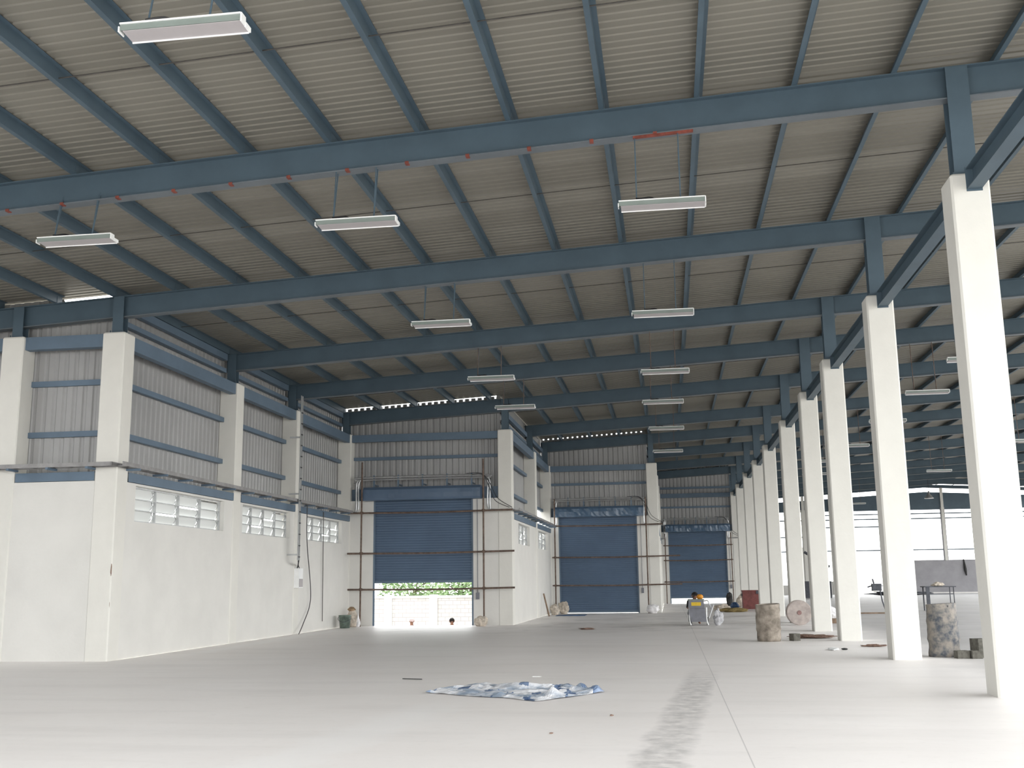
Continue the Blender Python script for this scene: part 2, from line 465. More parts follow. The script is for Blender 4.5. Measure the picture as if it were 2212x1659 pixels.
# ------------------------------------------------------------------ purlins (Z sections, run away from the camera)
def purlin(x, y0, y1):
    b = MB(); z0 = z_top(x) + .002; t = .006; s = 0.0512 if x < RIDGE else -0.0512
    def bx(xa, xb, za, zb):
        b.hexa([(xa, y0, za + s * (xa - x)), (xb, y0, za + s * (xb - x)), (xb, y1, za + s * (xb - x)), (xa, y1, za + s * (xa - x)),
                (xa, y0, zb + s * (xa - x)), (xb, y0, zb + s * (xb - x)), (xb, y1, zb + s * (xb - x)), (xa, y1, zb + s * (xa - x))])
    bx(x - t / 2, x + t / 2, z0, z0 + PH - .004)
    bx(x - .075, x - t / 2, z0, z0 + t)
    bx(x + t / 2, x + .075, z0 + PH - .004 - t, z0 + PH - .004)
    bx(x - .075, x - .075 + t, z0 + t, z0 + .022)
    for i, yy in enumerate(Y):                                     # cleats at the rafters
        if y0 < yy < y1 - .2:
            b.box(x + t / 2, x + .012, yy + .18, yy + .38, z0, z0 + .17)
    return b.build('roof_purlin', M['steel'], loc=(x, y0, z0))
kk = [-14 + i for i in range(30)]
xs_p = [0.73 + 1.47 * k for k in kk]
left_p = sorted([x for x in xs_p if x < XR], reverse=True)
right_p = sorted([x for x in xs_p if x >= XR])
def purlin_start(x):
    for a, b_, xx in XSTEPS:
        if x < xx: return a - .2
    return 80.0
def purlin_end(x):
    for lim, e in ((XB - .4, 22.45), (XC - .45, 40.2), (XD - .45, 53.65), (XR, 73.1)):
        if x < lim: return e
    return YEND + .3
for j, x in enumerate(left_p):
    tag(purlin(x, YROOF - .2, purlin_end(x)), 'blue steel purlin under the roof, %s one left of the white column row' % ORD[j], 'purlin', 'roof purlins')
for j, x in enumerate(right_p):
    tag(purlin(x, purlin_start(x), YEND + .3), 'blue steel purlin under the roof, %s one right of the white column row' % ORD[j], 'purlin', 'roof purlins')
for j in range(9):
    xx = 2 * RIDGE - right_p[-1] + 1.47 * j
    tag(purlin(xx, purlin_start(xx), YEND + .3), 'blue steel purlin beyond the ridge, %s one past it' % ORD[j], 'purlin', 'roof purlins')

# sag rods, one line per bay
for i in range(len(Y) - 1):
    ym = (Y[i] + Y[i + 1]) / 2 + .25
    x0 = left_limit(ym) + .25
    b = MB()
    n = 12
    xe = min(RIDGE, xopen(ym) - .3)
    b.tube([(x0, ym, z_top(x0) + .06), (xe, ym, z_top(xe) + .06)], .009, 6)
    nm = ORD[i]
    tag(b.build('tie_rod', M['rod'], loc=(x0, ym, z_top(x0))), 'thin dark tie rod crossing the purlins in the %s roof bay from the camera' % nm, 'tie rod', 'purlin tie rods')

# ------------------------------------------------------------------ concrete columns
def column_mesh(x0, x1, y0, y1, h, ch=.03, nick=None):
    b = MB()
    ring = [(x0 + ch, y0), (x1 - ch, y0), (x1, y0 + ch), (x1, y1 - ch), (x1 - ch, y1), (x0 + ch, y1), (x0, y1 - ch), (x0, y0 + ch)]
    zs = [0, h * .25, h * .5, h * .75, h - .03]
    base = 0
    for z in zs: b.v += [(px, py, z) for px, py in ring]
    cx, cy = (x0 + x1) / 2, (y0 + y1) / 2
    b.v += [(cx + (px - cx) * .93, cy + (py - cy) * .93, h) for px, py in ring]
    for k in range(len(zs)):
        for i in range(8):
            a = k * 8 + i; c = k * 8 + (i + 1) % 8
            b.f.append((a, c, c + 8, a + 8)); b.mi.append(0)
    b.f.append(tuple(range(8))[::-1]); b.f.append(tuple(range(len(zs) * 8, len(zs) * 8 + 8))); b.mi += [0, 0]
    return b
for i in range(1, len(Y)):
    o = column_mesh(XR, XR + CW, Y[i], Y[i] + CD, HC).build('concrete_column', M['column'], loc=(XR, Y[i], 0))
    tag(o, 'tall square white column, %s in the right-hand row' % ('nearest' if i == 1 else ORD[i - 1] + ' from the front'), 'column', 'right-hand column row')
lw = [(XB - CW, Y[2], 'at the nearest wall corner'), (-15.16, Y[2], 'left of the nearest wall corner'), (-17.7, Y[2], 'second left of the nearest wall corner'),
      (-20.2, Y[2], 'third left of the nearest wall corner'),
      (XB - CW, Y[3], 'between the two nearest louvred windows'), (XB - CW, Y[4], 'behind the upright cable ladder'),
      (XB - CW, Y[5], 'in the corner left of the half-open shutter'), (XC - CW, Y[5] , 'right of the half-open shutter'),
      (XC - CW, Y[6], 'between the two small louvred windows'), (XC - CW, Y[7], 'in the corner left of the middle shutter'),
      (XD - CW, Y[7], 'right of the middle shutter'), (XD - CW, Y[8], 'first one past the middle shutter'),
      (XD - CW, Y[9], 'second one past the middle shutter'), (XD - CW, Y[10], 'in the corner left of the farthest shutter')]
for x, y, where in lw:
    o = column_mesh(x, x + CW, y, y + .5, HC, .025).build('wall_column', M['column'], loc=(x, y, 0))
    tag(o, 'square cream wall column ' + where, 'column', 'wall columns')

# steel posts on the columns (H sections)
def post(x, y, z0, z1, w=.32, d=.24):
    b = MB()
    b.box(x - w / 2, x + w / 2, y, y + .014, z0, z1)
    b.box(x - w / 2, x + w / 2, y + d, y + d + .014, z0, z1)
    b.box(x - .006, x + .006, y + .014, y + d, z0, z1)
    b.box(x - w / 2 - .05, x + w / 2 + .05, y - .05, y + d + .06, z0, z0 + .018)
    for sx in (-1, 1):
        for yy in (y - .025, y + d + .035):
            b.tube([(x + sx * (w / 2 + .02), yy, z0 + .018), (x + sx * (w / 2 + .02), yy, z0 + .07)], .014, 6)
    return b
for i in range(1, len(Y)):
    x = XR + CW / 2
    tag(post(x, Y[i] + .155, HC, z_top(x) - .02).build('steel_post', M['steel'], loc=(x, Y[i] + .15, HC)),
        'blue steel stub post on top of the %s column of the right row' % ('nearest' if i == 1 else ORD[i - 1]), 'post', 'stub posts on the right row')
for x, y, where in lw:
    if y == Y[2] and x < -16: continue
    xc = x + CW / 2
    tag(post(xc, y + .14, HC, z_top(xc) - .02, .26, .22).build('steel_post', M['steel'], loc=(xc, y + .14, HC)),
        'blue stub post above the cream column ' + where, 'post', 'stub posts on the wall columns')

# horizontal struts between the columns of the right row
for i in range(0, len(Y) - 1):
    ya = Y[i] + (CD if i else .3) - .02; yb = Y[i + 1] + .02
    x = XR + .32; b = MB()
    b.box(x - .005, x + .005, ya, yb, 7.09, 7.39); b.box(x - .1, x + .1, ya, yb, 7.08, 7.095); b.box(x - .1, x + .1, ya, yb, 7.38, 7.395)
    if i == 0: b.box(x - .1, x + .1, ya, ya + .015, 7.09, 7.38)
    b.box(x - .11, x + .11, yb - .03, yb - .015, 7.05, 7.42)
    tag(b.build('column_strut', M['steel'], loc=(x, ya, 7.08)), 'blue strut along the column tops running %s' % (
        'out towards the camera from the nearest column' if i == 0 else 'back from the %s column of the right row' % ('nearest' if i == 1 else ORD[i - 1])), 'beam', 'struts along the column row')

# ------------------------------------------------------------------ wall sheeting with vertical ribs
def ribbed(along, p0, p1, c, z0f, z1f, parent, name='cladding', gaps=(), comb=0.0, face=1):
    """along 'x' or 'y'; c is the other coordinate; ribs stick out by 3 cm away from the room"""
    b = MB(); pitch = .25; p = p0
    prof = ((0, 0), (.13, 0), (.16, .03), (.22, .03))
    pts = []
    while p < p1:
        for d, o in prof:
            if p + d <= p1: pts.append((p + d, o))
        p += pitch
    pts.append((p1, 0))
    for (a, oa), (e, oe) in zip(pts, pts[1:]):
        mid = (a + e) / 2
        bands = [(z0f, None)]
        lo = z0f
        for g0, g1, gz0, gz1 in gaps:
            if g0 < mid < g1: lo = gz1
        dz = comb if (oa > 0 and oe > 0) else 0
        if along == 'x':
            b.quad([(a, c + oa * face, lo), (e, c + oe * face, lo), (e, c + oe * face, z1f(e) - dz), (a, c + oa * face, z1f(a) - dz)])
        else:
            zt = z1f(c)
            b.quad([(c - oa * face, a, lo), (c - oe * face, e, lo), (c - oe * face, e, zt - dz), (c - oa * face, a, zt - dz)])
    return b.build(name, M['sheet'], parent)

def channel(x0, x1, y0, y1, z0, z1, parent, name='girt', m='steel_light', open_dir=None):
    b = MB(); t = .008
    if x1 - x0 > y1 - y0:      # runs along x, web faces the camera
        b.box(x0, x1, y0, y0 + t, z0, z1); b.box(x0, x1, y0 + t, y1, z0, z0 + t); b.box(x0, x1, y0 + t, y1, z1 - t, z1)
    else:                      # runs along y, web faces +x
        b.box(x1 - t, x1, y0, y1, z0, z1); b.box(x0, x1 - t, y0, y1, z0, z0 + t); b.box(x0, x1 - t, y0, y1, z1 - t, z1)
    return b.build(name, M[m], parent)

def masonry(along, p0, p1, c, th, h, holes, name, sgn=-1):
    """holes: (a, b, z0, z1); c = inner face; th thickness away from the room"""
    b = MB()
    cuts = sorted(set([p0, p1] + [q for hh in holes for q in hh[:2]]))
    for a, e in zip(cuts, cuts[1:]):
        mid = (a + e) / 2
        hs = [hh for hh in holes if hh[0] < mid < hh[1]]
        segs = [(0, h)]
        for hh in hs:
            segs = [(0, hh[2]), (hh[3], h)]
        for z0, z1 in segs:
            if z1 - z0 < .01: continue
            if along == 'y': b.box(c - th, c, a, e, z0, z1)
            else: b.box(a, e, c, c + th, z0, z1)
    return struct(b.build(name, M['plaster']))

def louvre(along, a, e, c, z0, z1, parent_name, n=4, rows=3):
    """louvred ventilator: metal frame and tilted frosted blades"""
    root = bpy.data.objects.new(parent_name, None); COL.objects.link(root); struct(root)
    root.location = (c, (a + e) / 2, z0) if along == 'y' else ((a + e) / 2, c, z0)
    b = MB(); t = .035; d = .07
    cc = c - .12
    def bar(p, q, za, zb):
        b.box(cc - d, cc, p, q, za, zb)
    bar(a, e, z0, z0 + t); bar(a, e, z1 - t, z1)
    w = (e - a) / n
    for k in range(n + 1):
        p = a + k * w
        bar(max(a, p - t / 2), min(e, p + t / 2), z0 + t, z1 - t)
    for r in range(1, rows):
        zz = z0 + t + r * (z1 - z0 - 2 * t) / rows
        b.box(cc - .03, cc - .012, a + t, e - t, zz - .011, zz + .011)
    for k in range(n):                       # curved operating arms
        p = a + (k + .80) * w
        for r in range(rows):
            zz = z0 + t + (r + .5) * (z1 - z0 - 2 * t) / rows
            b.tube([(cc - .02, p, zz - .1), (cc + .03, p + .02, zz), (cc - .02, p + .06, zz + .1)], .011, 5)
    b.build('window_frame', M['galv'], root)
    hh = (z1 - z0 - 2 * t) / rows
    for k in range(n):
        for r in range(rows):
            q = MB(); za = z0 + t + r * hh
            p, s_ = a + k * w + t / 2 + .004, a + (k + 1) * w - t / 2 - .004
            tilt = .15 if (k + r) % 5 else .20; op = -.05 if (k * 7 + r * 5 + int(a)) % 6 == 0 else .012
            q.hexa([(cc - .15, p, za + .01), (cc - .144, p, za + .01), (cc - .144, s_, za + .01), (cc - .15, s_, za + .01),
                    (cc - tilt * .35, p, za + hh + op), (cc + .006 - tilt * .35, p, za + hh + op), (cc + .006 - tilt * .35, s_, za + hh + op), (cc - tilt * .35, s_, za + hh + op)])
            q.build('louvre_blade', M['louvre_glass'], root)
    return root

LW = 3.93     # height of the masonry under the blue channel
# --- nearest left wall (faces the camera)
wA = masonry('x', XL, XB - .03, Y[2] + .03, .22, LW, [], 'wall_front')
wA_ = wA
ribbed('x', XL, XB - .5, Y[2] + .5, LW - .1, lambda x: z_top(x) - .04 if -13.9 < x < -12.75 else z_roof(x) - .02, wA)
for (xa, xb) in ((-14.62, XB - CW), (-17.16, -15.16), (-19.66, -17.7)):
    channel(xa, xb, Y[2] + .42, Y[2] + .5, 5.0, 5.13, wA); channel(xa, xb, Y[2] + .42, Y[2] + .5, 6.2, 6.33, wA)
    channel(xa, xb + .02, Y[2] + .08, Y[2] + .28, 7.02, 7.32, wA, 'eaves_strut')
    channel(xa + .02, xb - .02, Y[2] + .03, Y[2] + .15, LW + .01, LW + .21, wA, 'edge_channel')
for zc, rr in ((1.96, .16), (1.22, .07)):
    b = MB(); b.lathe([(.9 * rr, -.3 * rr), (rr, 0), (.5 * rr, .3 * rr)], (0, 0, 0), 9, jit=.25, rnd=random.Random(int(zc * 10)))
    b.v = [(XB - .012 + vz * .1, Y[2] + .02 + vx * .25, zc + vy) for vx, vy, vz in b.v]
    b.build('chipped_patch', M['rubble'], wA)
# --- left wall with three louvred windows
WB = [(23.0, 28.0), (29.3, 33.2), (34.86, 38.8)]
wB = masonry('y', Y[2] + .25, Y[5] + .01, XB - .03, .22, LW, [(a, e, 3.06, 3.88) for a, e in WB], 'wall_left')
ribbed('y', Y[2] + .5, Y[5] + .45, XB - .53, LW - .1, lambda x: z_roof(x) - .02, wB)
def long_bay(wall, xi, ya, yb):
    channel(xi - .5, xi - .38, ya, yb, 5.0, 5.13, wall); channel(xi - .5, xi - .38, ya, yb, 6.2, 6.33, wall)
    channel(xi - .5, xi - .36, ya, yb, 7.64, 7.76, wall)
    channel(xi - .48, xi - .34, ya, yb, 8.0, 8.19, wall, 'eaves_purlin')
    channel(xi - .25, xi - .06, ya - .02, yb + .03, 7.0, 7.32, wall, 'eaves_strut')
    channel(xi - .12, xi + .0, ya + .03, yb - .02, LW + .01, LW + .22, wall, 'edge_channel')
for i in (2, 3, 4): long_bay(wB, XB, Y[i] + .5, Y[i + 1])
for n_, (a, e) in enumerate(WB): louvre('y', a, e, XB - .03, 3.06, 3.88, 'window_%d' % (n_ + 1), n=4)
# --- wall between first and second shutter
WC = [(41.65, 45.0), (48.1, 51.9)]
wC = masonry('y', Y[5] + .5, Y[7] + .01, XC - .03, .22, LW, [(a, e, 3.04, 3.85) for a, e in WC], 'wall_left')
ribbed('y', Y[5] + .5, Y[7] + .45, XC - .53, LW - .1, lambda x: z_roof(x) - .02, wC, gaps=[(Y[6] + .5, Y[7] + .1, 0, 5.05)])
for i in (5, 6): long_bay(wC, XC, Y[i] + .5, Y[i + 1])
for n_, (a, e) in enumerate(WC): louvre('y', a, e, XC - .03, 3.04, 3.85, 'window_%d' % (n_ + 4), n=3)
# --- wall between second and third shutter, with a tall ventilator
WD = [(54.4, 58.6), (61.0, 65.4), (67.8, 71.5)]
wD = masonry('y', Y[7] + .5, Y[10] + .01, XD - .03, .22, LW, [(a, e, .8, 3.85) for a, e in WD], 'wall_left')
ribbed('y', Y[7] + .5, Y[10] + .45, XD - .53, LW - .1, lambda x: z_roof(x) - .02, wD)
for i in (7, 8, 9): long_bay(wD, XD, Y[i] + .5, Y[i + 1])
for n_, (a, e) in enumerate(WD): louvre('y', a, e, XD - .03, .8, 3.85, 'window_%d' % (n_ + 6), n=3, rows=9)
for n_, (xx, yy) in enumerate(((XC, Y[5]), (XD, Y[7]))):
    b = MB(); b.box(xx - .62, xx - .5, yy + .42, yy + .58, 3.9, z_roof(xx - .56) + .0)
    struct(b.build('trim_%d' % (n_ + 2), M['sheet']))
# --- wall behind the column row past the third shutter
wE = masonry('y', Y[10] + .5, YEND, XR - .03, .22, LW, [], 'wall_left')
ribbed('y', Y[10] + .5, YEND, XR - .2, LW - .1, lambda x: z_roof(x) - .02, wE)

# ------------------------------------------------------------------ shutter walls and roller shutters
def shutter_wall(idx, xw0, xw1, y, xo0, xo1, zopen, hood_x0, hood_x1, glossy, comb):
    w = masonry('x', xw0, xw1, y + .02, .24, 4.72, [(xo0, xo1, 0, 4.72)], 'wall_back')
    ribbed('x', xw0 - .55, xw1 + .0, y + .5, 4.5, lambda x: z_roof(x) - {1: .02, 2: -.005, 3: .03}[idx], w, comb=comb)
    channel(xw0, xw1, y + .2, y + .34, 4.74, 5.18, w, 'lintel_channel')
    channel(xw0, xw1, y + .38, y + .5, 6.33, 6.45, w)
    channel(xw0, xw1, y + .08, y + .26, 7.02, 7.30, w, 'eaves_strut')
    if idx == 3: channel(xw0, xw1, y + .3, y + .42, 7.62, 7.76, w)
    d = bpy.data.objects.new('door_%d' % idx, None); COL.objects.link(d); struct(d)
    d.location = ((xo0 + xo1) / 2, y + .1, 0)
    # curtain of rounded slats
    b = MB(); z = zopen + .08; pts = []
    pitch = .095
    while z < 4.80:
        for k in range(4):
            t = k / 4
            pts.append((z + t * pitch, .016 * sin(pi * t) if t < .99 else 0))
        z += pitch
    yc = y + .13
    for (za, oa), (zb, ob) in zip(pts, pts[1:]):
        b.quad([(xo0 + .01, yc - oa, za), (xo1 - .01, yc - oa, za), (xo1 - .01, yc - ob, zb), (xo0 + .01, yc - ob, zb)])
    b.build('shutter_curtain', M['shutter'], d)
    b = MB(); b.box(xo0 + .01, xo1 - .01, yc - .03, yc + .02, zopen, zopen + .09); b.build('bottom_bar', M['steel_light'], d)
    for xa, xb in ((xo0 - .02, xo0 + .07), (xo1 - .07, xo1 + .02)):
        g_ = MB(); g_.box(xa, xb, yc - .07, yc - .05, 0, 4.74); g_.box(xa if xa < xo0 else xb - .012, xa + .012 if xa < xo0 else xb, yc - .05, yc + .05, 0, 4.74)
        g_.build('guide_rail', M['steel_light'], d)
    # hood, slightly dented
    b = MB(); nx = 36; rnd = random.Random(idx)
    prof = ((y + .02, 5.20), (y - .34, 5.20), (y - .42, 5.10), (y - .43, 4.95), (y - .43, 4.78), (y - .40, 4.70), (y + .02, 4.70))
    dent = [rnd.uniform(-.02, .02) * (1.6 if glossy else .3) for _ in range((nx + 1) * len(prof))]
    for i in range(nx):
        for j in range(len(prof) - 1):
            P_ = []
            for (ii, jj) in ((i, j), (i + 1, j), (i + 1, j + 1), (i, j + 1)):
                xx = hood_x0 + (hood_x1 - hood_x0) * ii / nx
                dd = dent[ii * len(prof) + jj] if 1 < jj < 5 else 0
                P_.append((xx, prof[jj][0] + dd, prof[jj][1] + (dd * .8 if jj in (4, 5) else 0)))
            b.quad(P_)
    for xx in (hood_x0, hood_x1):
        b.quad([(xx, p_[0], p_[1]) for p_ in prof])
    ho = b.build('hood', M['hood'] if glossy else M['shutter'], d)
    # side control box with its conduit
    b = MB(); cx = xo1 + .17
    b.box(cx - .06, cx + .06, y - .10, y + .015, .95, 1.2); b.build('control_box', M['machine'], d)
    b = MB(); b.tube([(cx, y - .02, 1.2), (cx, y - .02, 4.68)], .014, 6); b.build('conduit', M['machine'], d)
    return w, d
shutter_wall(1, XB, XC - CW, Y[5], -11.2, -7.3, 1.58, -11.5, -6.95, False, .085)
shutter_wall(2, XC, XD - CW, Y[7], -5.42, -1.5, .03, -5.58, -1.15, True, .055)
shutter_wall(3, XD, XR + .0, Y[10], 0.0, 3.85, .33, -.15, 4.1, True, .0)

# ------------------------------------------------------------------ far end wall
holes = [(XR + .4, 9.3, 4.6, 8.0), (9.5, 11.2, .9, 8.0), (11.4, 12.6, 4.4, 7.9), (13.0, 15.2, 1.2, 7.9), (15.4, 16.2, .02, 7.9), (16.6, 21.4, .02, 7.9), (21.9, 25.3, 3.05, 7.9), (25.7, 30.3, 3.05, 7.9), (31.0, 36, 3.05, 7.9)]
we = MB()
cuts = sorted(set([XR, XFAR] + [q for h in holes for q in h[:2]]))
for a, e in zip(cuts, cuts[1:]):
    hs = [h for h in holes if h[0] < (a + e) / 2 < h[1]]
    if hs:
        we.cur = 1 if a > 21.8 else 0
        if hs[0][2] > .05: we.box(a, e, YEND, YEND + .25, 0, hs[0][2])
    else:
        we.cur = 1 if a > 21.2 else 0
        we.box(a, e, YEND, YEND + .25, 0, 7.9)
wF = struct(we.build('wall_back', [M['plaster'], M['shaded_render']]))
bb = MB()
for xa, xb in ((XR, RIDGE), (RIDGE, XFAR)):
    bb.slope(xa, xb, YEND + .05, YEND + .12, lambda x: 7.7, lambda x: z_top(x) - .72)
bb.build('gable_sheet', M['steel'], wF)
b = MB()
for xa, xb in ((XR, RIDGE), (RIDGE, XFAR - .2)):
    b.slope(xa, xb, YEND, YEND + .2, lambda x: z_top(x) - .32, lambda x: z_top(x) - .02)
b.build('end_rafter', M['steel'], wF)
for zz, (xa, xb) in ((6.85, (XR, XFAR)), (3.95, (XR, 36.)), (6.15, (13, 21.4)), (5.3, (XR, 12.6)), (7.3, (13, 36))):
    g_ = MB(); g_.box(xa, xb, YEND + .02, YEND + .12, zz, zz + .11); g_.build('girt', M['steel'], wF)
for xx in (9.4, 11.3, 12.8, 15.3, 21.6, 25.5, 30.6):
    g_ = MB(); g_.box(xx - .12, xx + .12, YEND - .1, YEND + .12, 3.0 if xx > 21 else 0, z_top(xx) - .3); g_.build('gable_post', M['column'], wF)
bs = MB(); bs.box(21.9, 36, YEND - .5, YEND, 0, .12)
struct(bs.build('trim_1', M['yard_render']))
# right-hand long wall, open above a low parapet
wr = MB(); wr.box(37.5, 37.75, 87.5, YEND, 0, 1.2)
for k in range(3): wr.box(37.45, 37.8, 87.5 + 8 * k, 88 + 8 * k, 1.2, 8.0)
struct(wr.build('wall_right', M['plaster']))
wl = MB(); wl.box(XL - .25, XL, YROOF, Y[2] + .5, 0, 5.6)  # unseen left side wall, left open above to let sky light in
for k in range(5): wl.box(XL - .25, XL, YROOF + 5.5 * k, YROOF + 5.5 * k + .5, 5.6, 7.9); struct(wl.build('wall_left', M['plaster']))  # piers above the unseen left side wall, sky light comes in between

# ------------------------------------------------------------------ cable ladders
def pieces(name, m, parent, size, spots):
    """one small box mesh shared by several child objects"""
    b = MB(); b.box(-size[0] / 2, size[0] / 2, -size[1] / 2, size[1] / 2, -size[2] / 2, size[2] / 2)
    first = b.build(name, m, parent)
    for k, p in enumerate(spots):
        o = first if k == 0 else first.copy()
        if k: COL.objects.link(o)
        o.location = Vector(p) - parent.location
def ladder_y(x, y0, y1, z, label):
    t = thing('cable_ladder', label, 'cable tray', (x, y0, z), 'cable ladders on the walls')
    b = MB(); w = .30
    b.box(x + w - .02, x + w, y0, y1, z, z + .09); b.box(x, x + .02, y0, y1, z, z + .09); b.build('side_rail', M['tray'], t)
    n_ = int((y1 - y0 - .3) / .45) + 1
    pieces('rung', M['tray'], t, (w - .04, .10, .025), [(x + w / 2, y0 + .32 + .45 * k, z + .022) for k in range(n_)])
    y = y0 + .7
    while y < y1:
        b = MB(); b.box(x - .05, x + w + .03, y, y + .05, z - .05, z - .003); b.build('support_bracket', M['steel_light'], t); y += 1.35
    return t
def ladder_x(x0, x1, y, z, label):
    t = thing('cable_ladder', label, 'cable tray', (x0, y, z), 'cable ladders on the walls')
    b = MB(); w = .30
    b.box(x0, x1, y - w, y - w + .02, z, z + .09); b.box(x0, x1, y - .02, y, z, z + .09); b.build('side_rail', M['tray'], t)
    n_ = int((x1 - x0 - .3) / .45)
    pieces('rung', M['tray'], t, (.04, w - .04, .025), [(x0 + .32 + .45 * k, y - w / 2, z + .022) for k in range(n_)])
    x = x0 + .4
    while x < x1:
        b = MB(); b.box(x, x + .06, y - w - .03, y + .05, z - .05, z - .003); b.build('support_bracket', M['steel_light'], t); x += .95
    return t
ladder_x(XL + .3, XB + .0, Y[2] - .01, 4.22, 'grey cable ladder along the top of the nearest left wall, facing the camera')
ladder_y(XB + .005, Y[2] - .31, Y[5] - .62, 4.22, 'long grey cable ladder above the three louvred windows of the left wall')
ladder_y(XC + .005, Y[5] - .2, Y[7] - .62, 4.22, 'grey cable ladder on the wall between the half-open and middle shutters')

# upright ladder with a white box at its foot
def upright():
    x, y = XB + .03, Y[4] - .68
    t = thing('upright_cable_ladder', 'upright slotted cable ladder running down the left wall from the roof', 'cable tray', (x, y, 2.3))
    b = MB(); b.box(x + .31, x + .33, y, y + .025, 2.35, 7.7); b.box(x + .31, x + .33, y + .155, y + .18, 2.35, 7.7); b.build('side_rail', M['galv'], t)
    pieces('rung', M['cable'], t, (.03, .13, .03), [(x + .335, y + .09, 2.45 + .36 * k) for k in range(14)])
    b = MB(); b.box(x + .30, x + .306, y + .01, y + .17, 2.35, 7.7); b.build('back_plate', M['sheet'], t)
    for zz in (2.5, 4.45, 6.3):
        b = MB(); b.box(x - .06, x + .3, y + .05, y + .1, zz, zz + .05); b.build('bracket', M['galv'], t)
upright()
t = thing('meter_box', 'small white box hanging below the upright cable ladder', 'box', (XB + .2, Y[4] + .3, 1.47))
b = MB(); b.box(XB - .02, XB + .16, Y[4] + .02, Y[4] + .42, 1.47, 2.10); b.build('case', M['white_plastic'], t)
b = MB(); b.box(XB + .16, XB + .17, Y[4] + .05, Y[4] + .39, 1.50, 1.76); b.build('cover', M['enamel'], t)
b = MB(); b.tube([(XB + .07, Y[4] + .1, 2.10), (XB + .15, Y[4] - .05, 2.2), (XB + .33, Y[4] - .5, 2.335)], .02, 6)
b.tube([(XB + .07, Y[4] + .3, 2.10), (XB + .07, Y[4] + .2, 2.2), (XB + .3, Y[4] - .48, 2.33)], .015, 6); b.build('inlet_cable', M['cable'], t)
def spline(pts, n=10):
    out = []
    P_ = [pts[0]] + list(pts) + [pts[-1]]
    for i in range(1, len(P_) - 2):
        p0, p1, p2, p3 = (Vector(q) for q in P_[i - 1:i + 3])
        for k in range(n):
            t_ = k / n
            out.append(0.5 * ((2 * p1) + (p2 - p0) * t_ + (2 * p0 - 5 * p1 + 4 * p2 - p3) * t_ ** 2 + (3 * p1 - p0 - 3 * p2 + p3) * t_ ** 3))
    out.append(Vector(pts[-1]))
    return out
b = MB(); b.tube(spline([(XB + .15, 34.35, 4.2), (XB + .12, 34.5, 3.0), (XB + .08, 35.05, 1.6), (XB + .06, 35.1, .9), (XB + .12, 34.3, .3), (XB + .3, 33.4, .02)]), .014, 6)
tag(b.build('hanging_cable', M['cable']), 'dark cable looping down beside the white box to the floor', 'cable')
b = MB(); b.tube([(XB + .03, 36.55, .3), (XB + .03, 36.45, 4.1)], .013, 6)
tag(b.build('wall_conduit', M['rod']), 'thin straight conduit down the left wall near the green bucket', 'conduit')

# conduits bent over the shutters, on blue hangers
def over_conduit(x0, x1, y, label, sag=True):
    t = thing('bent_cable_duct', label, 'cable tray', (x0, y, 4.25), 'ducts bent over the shutters')
    yy = y - .12; b = MB()
    for off in (0, .085):
        b.tube(spline([(x0 - .35, yy, 4.26), (x0 - .1, yy, 4.27), (x0 + off, yy, 4.4), (x0 + off, yy, 5.2), (x0 + off + .06, yy, 5.48), (x0 + .35, yy, 5.60 - off), (x1 - .35, yy, 5.60 - off), (x1 - off - .06, yy, 5.48), (x1 - off, yy, 5.2), (x1 - off, yy, 4.4), (x1 + .12, yy, 4.27), (x1 + .8, yy, 4.26)], 6), .034, 6)
    b.build('duct', M['galv'], t)
    pieces('rung', M['galv'], t, (.1, .02, .02), [(xx, yy, 4.5 + .2 * k) for k in range(5) for xx in (x0 + .04, x1 - .04)])
    for k in range(5):
        xx = x0 + .7 + (x1 - x0 - 1.4) * k / 4
        b = MB(); b.box(xx - .03, xx + .03, yy - .02, yy + .03, 5.22, 5.68); b.box(xx - .02, xx + .02, yy + .03, y + .5, 5.3, 5.34); b.build('hanger', M['steel_light'], t)
    b = MB(); b.tube(spline([(x1 - .9, yy - .03, 5.66), (x1 - .3, yy - .03, 5.64), (x1 + .05, yy - .03, 5.2), (x1 + .3, yy - .03, 4.7), (x1 + .85, yy - .03, 4.34)], 8), .012, 5)
    b.tube(spline([(x1 - .7, yy - .05, 5.62), (x1 - .25, yy - .05, 5.58), (x1 + .0, yy - .05, 5.1), (x1 + .22, yy - .05, 4.6), (x1 + .75, yy - .05, 4.34)], 8), .012, 5)
    b.build('loose_cable', M['cable'], t)
over_conduit(-11.85, -6.62, Y[5], 'silver cable duct bent up and over the half-open shutter')
over_conduit(-5.6, -1.05, Y[7], 'silver cable duct bent up and over the middle shutter')
over_conduit(-.25, 4.12 - .1, Y[10], 'silver cable duct bent up and over the farthest shutter')

# ------------------------------------------------------------------ rusty pipe frames tied in front of the shutters
def scaffold(y, hz, vx, ztop, label):
    t = thing('scaffold', label, 'scaffold pipes', (vx[0], y, 0), 'rusty pipe frames')
    for (z, xa, xb) in hz:
        b = MB(); b.tube([(xa, y, z), ((xa + xb) / 2, y, z - .03), (xb, y, z + .01)], .035, 8); b.build('horizontal_pipe', M['rust'], t)
    for x in vx:
        b = MB(); b.tube([(x, y - .07, 0), (x + .01, y - .07, ztop)], .033, 8); b.build('upright_pipe', M['rust'], t)
        b = MB()
        for (z, xa, xb) in hz: b.box(x - .05, x + .05, y - .09, y + .03, z - .05, z + .05)
        b.build('clamp', M['rust'], t)
scaffold(Y[5] - .52, [(4.22, -12.05, -5.7), (2.70, -12.05, -5.65), (1.36, -12.02, -5.65)], (-11.5, -6.8), 6.15, 'rusty pipe frame standing in front of the half-open shutter')
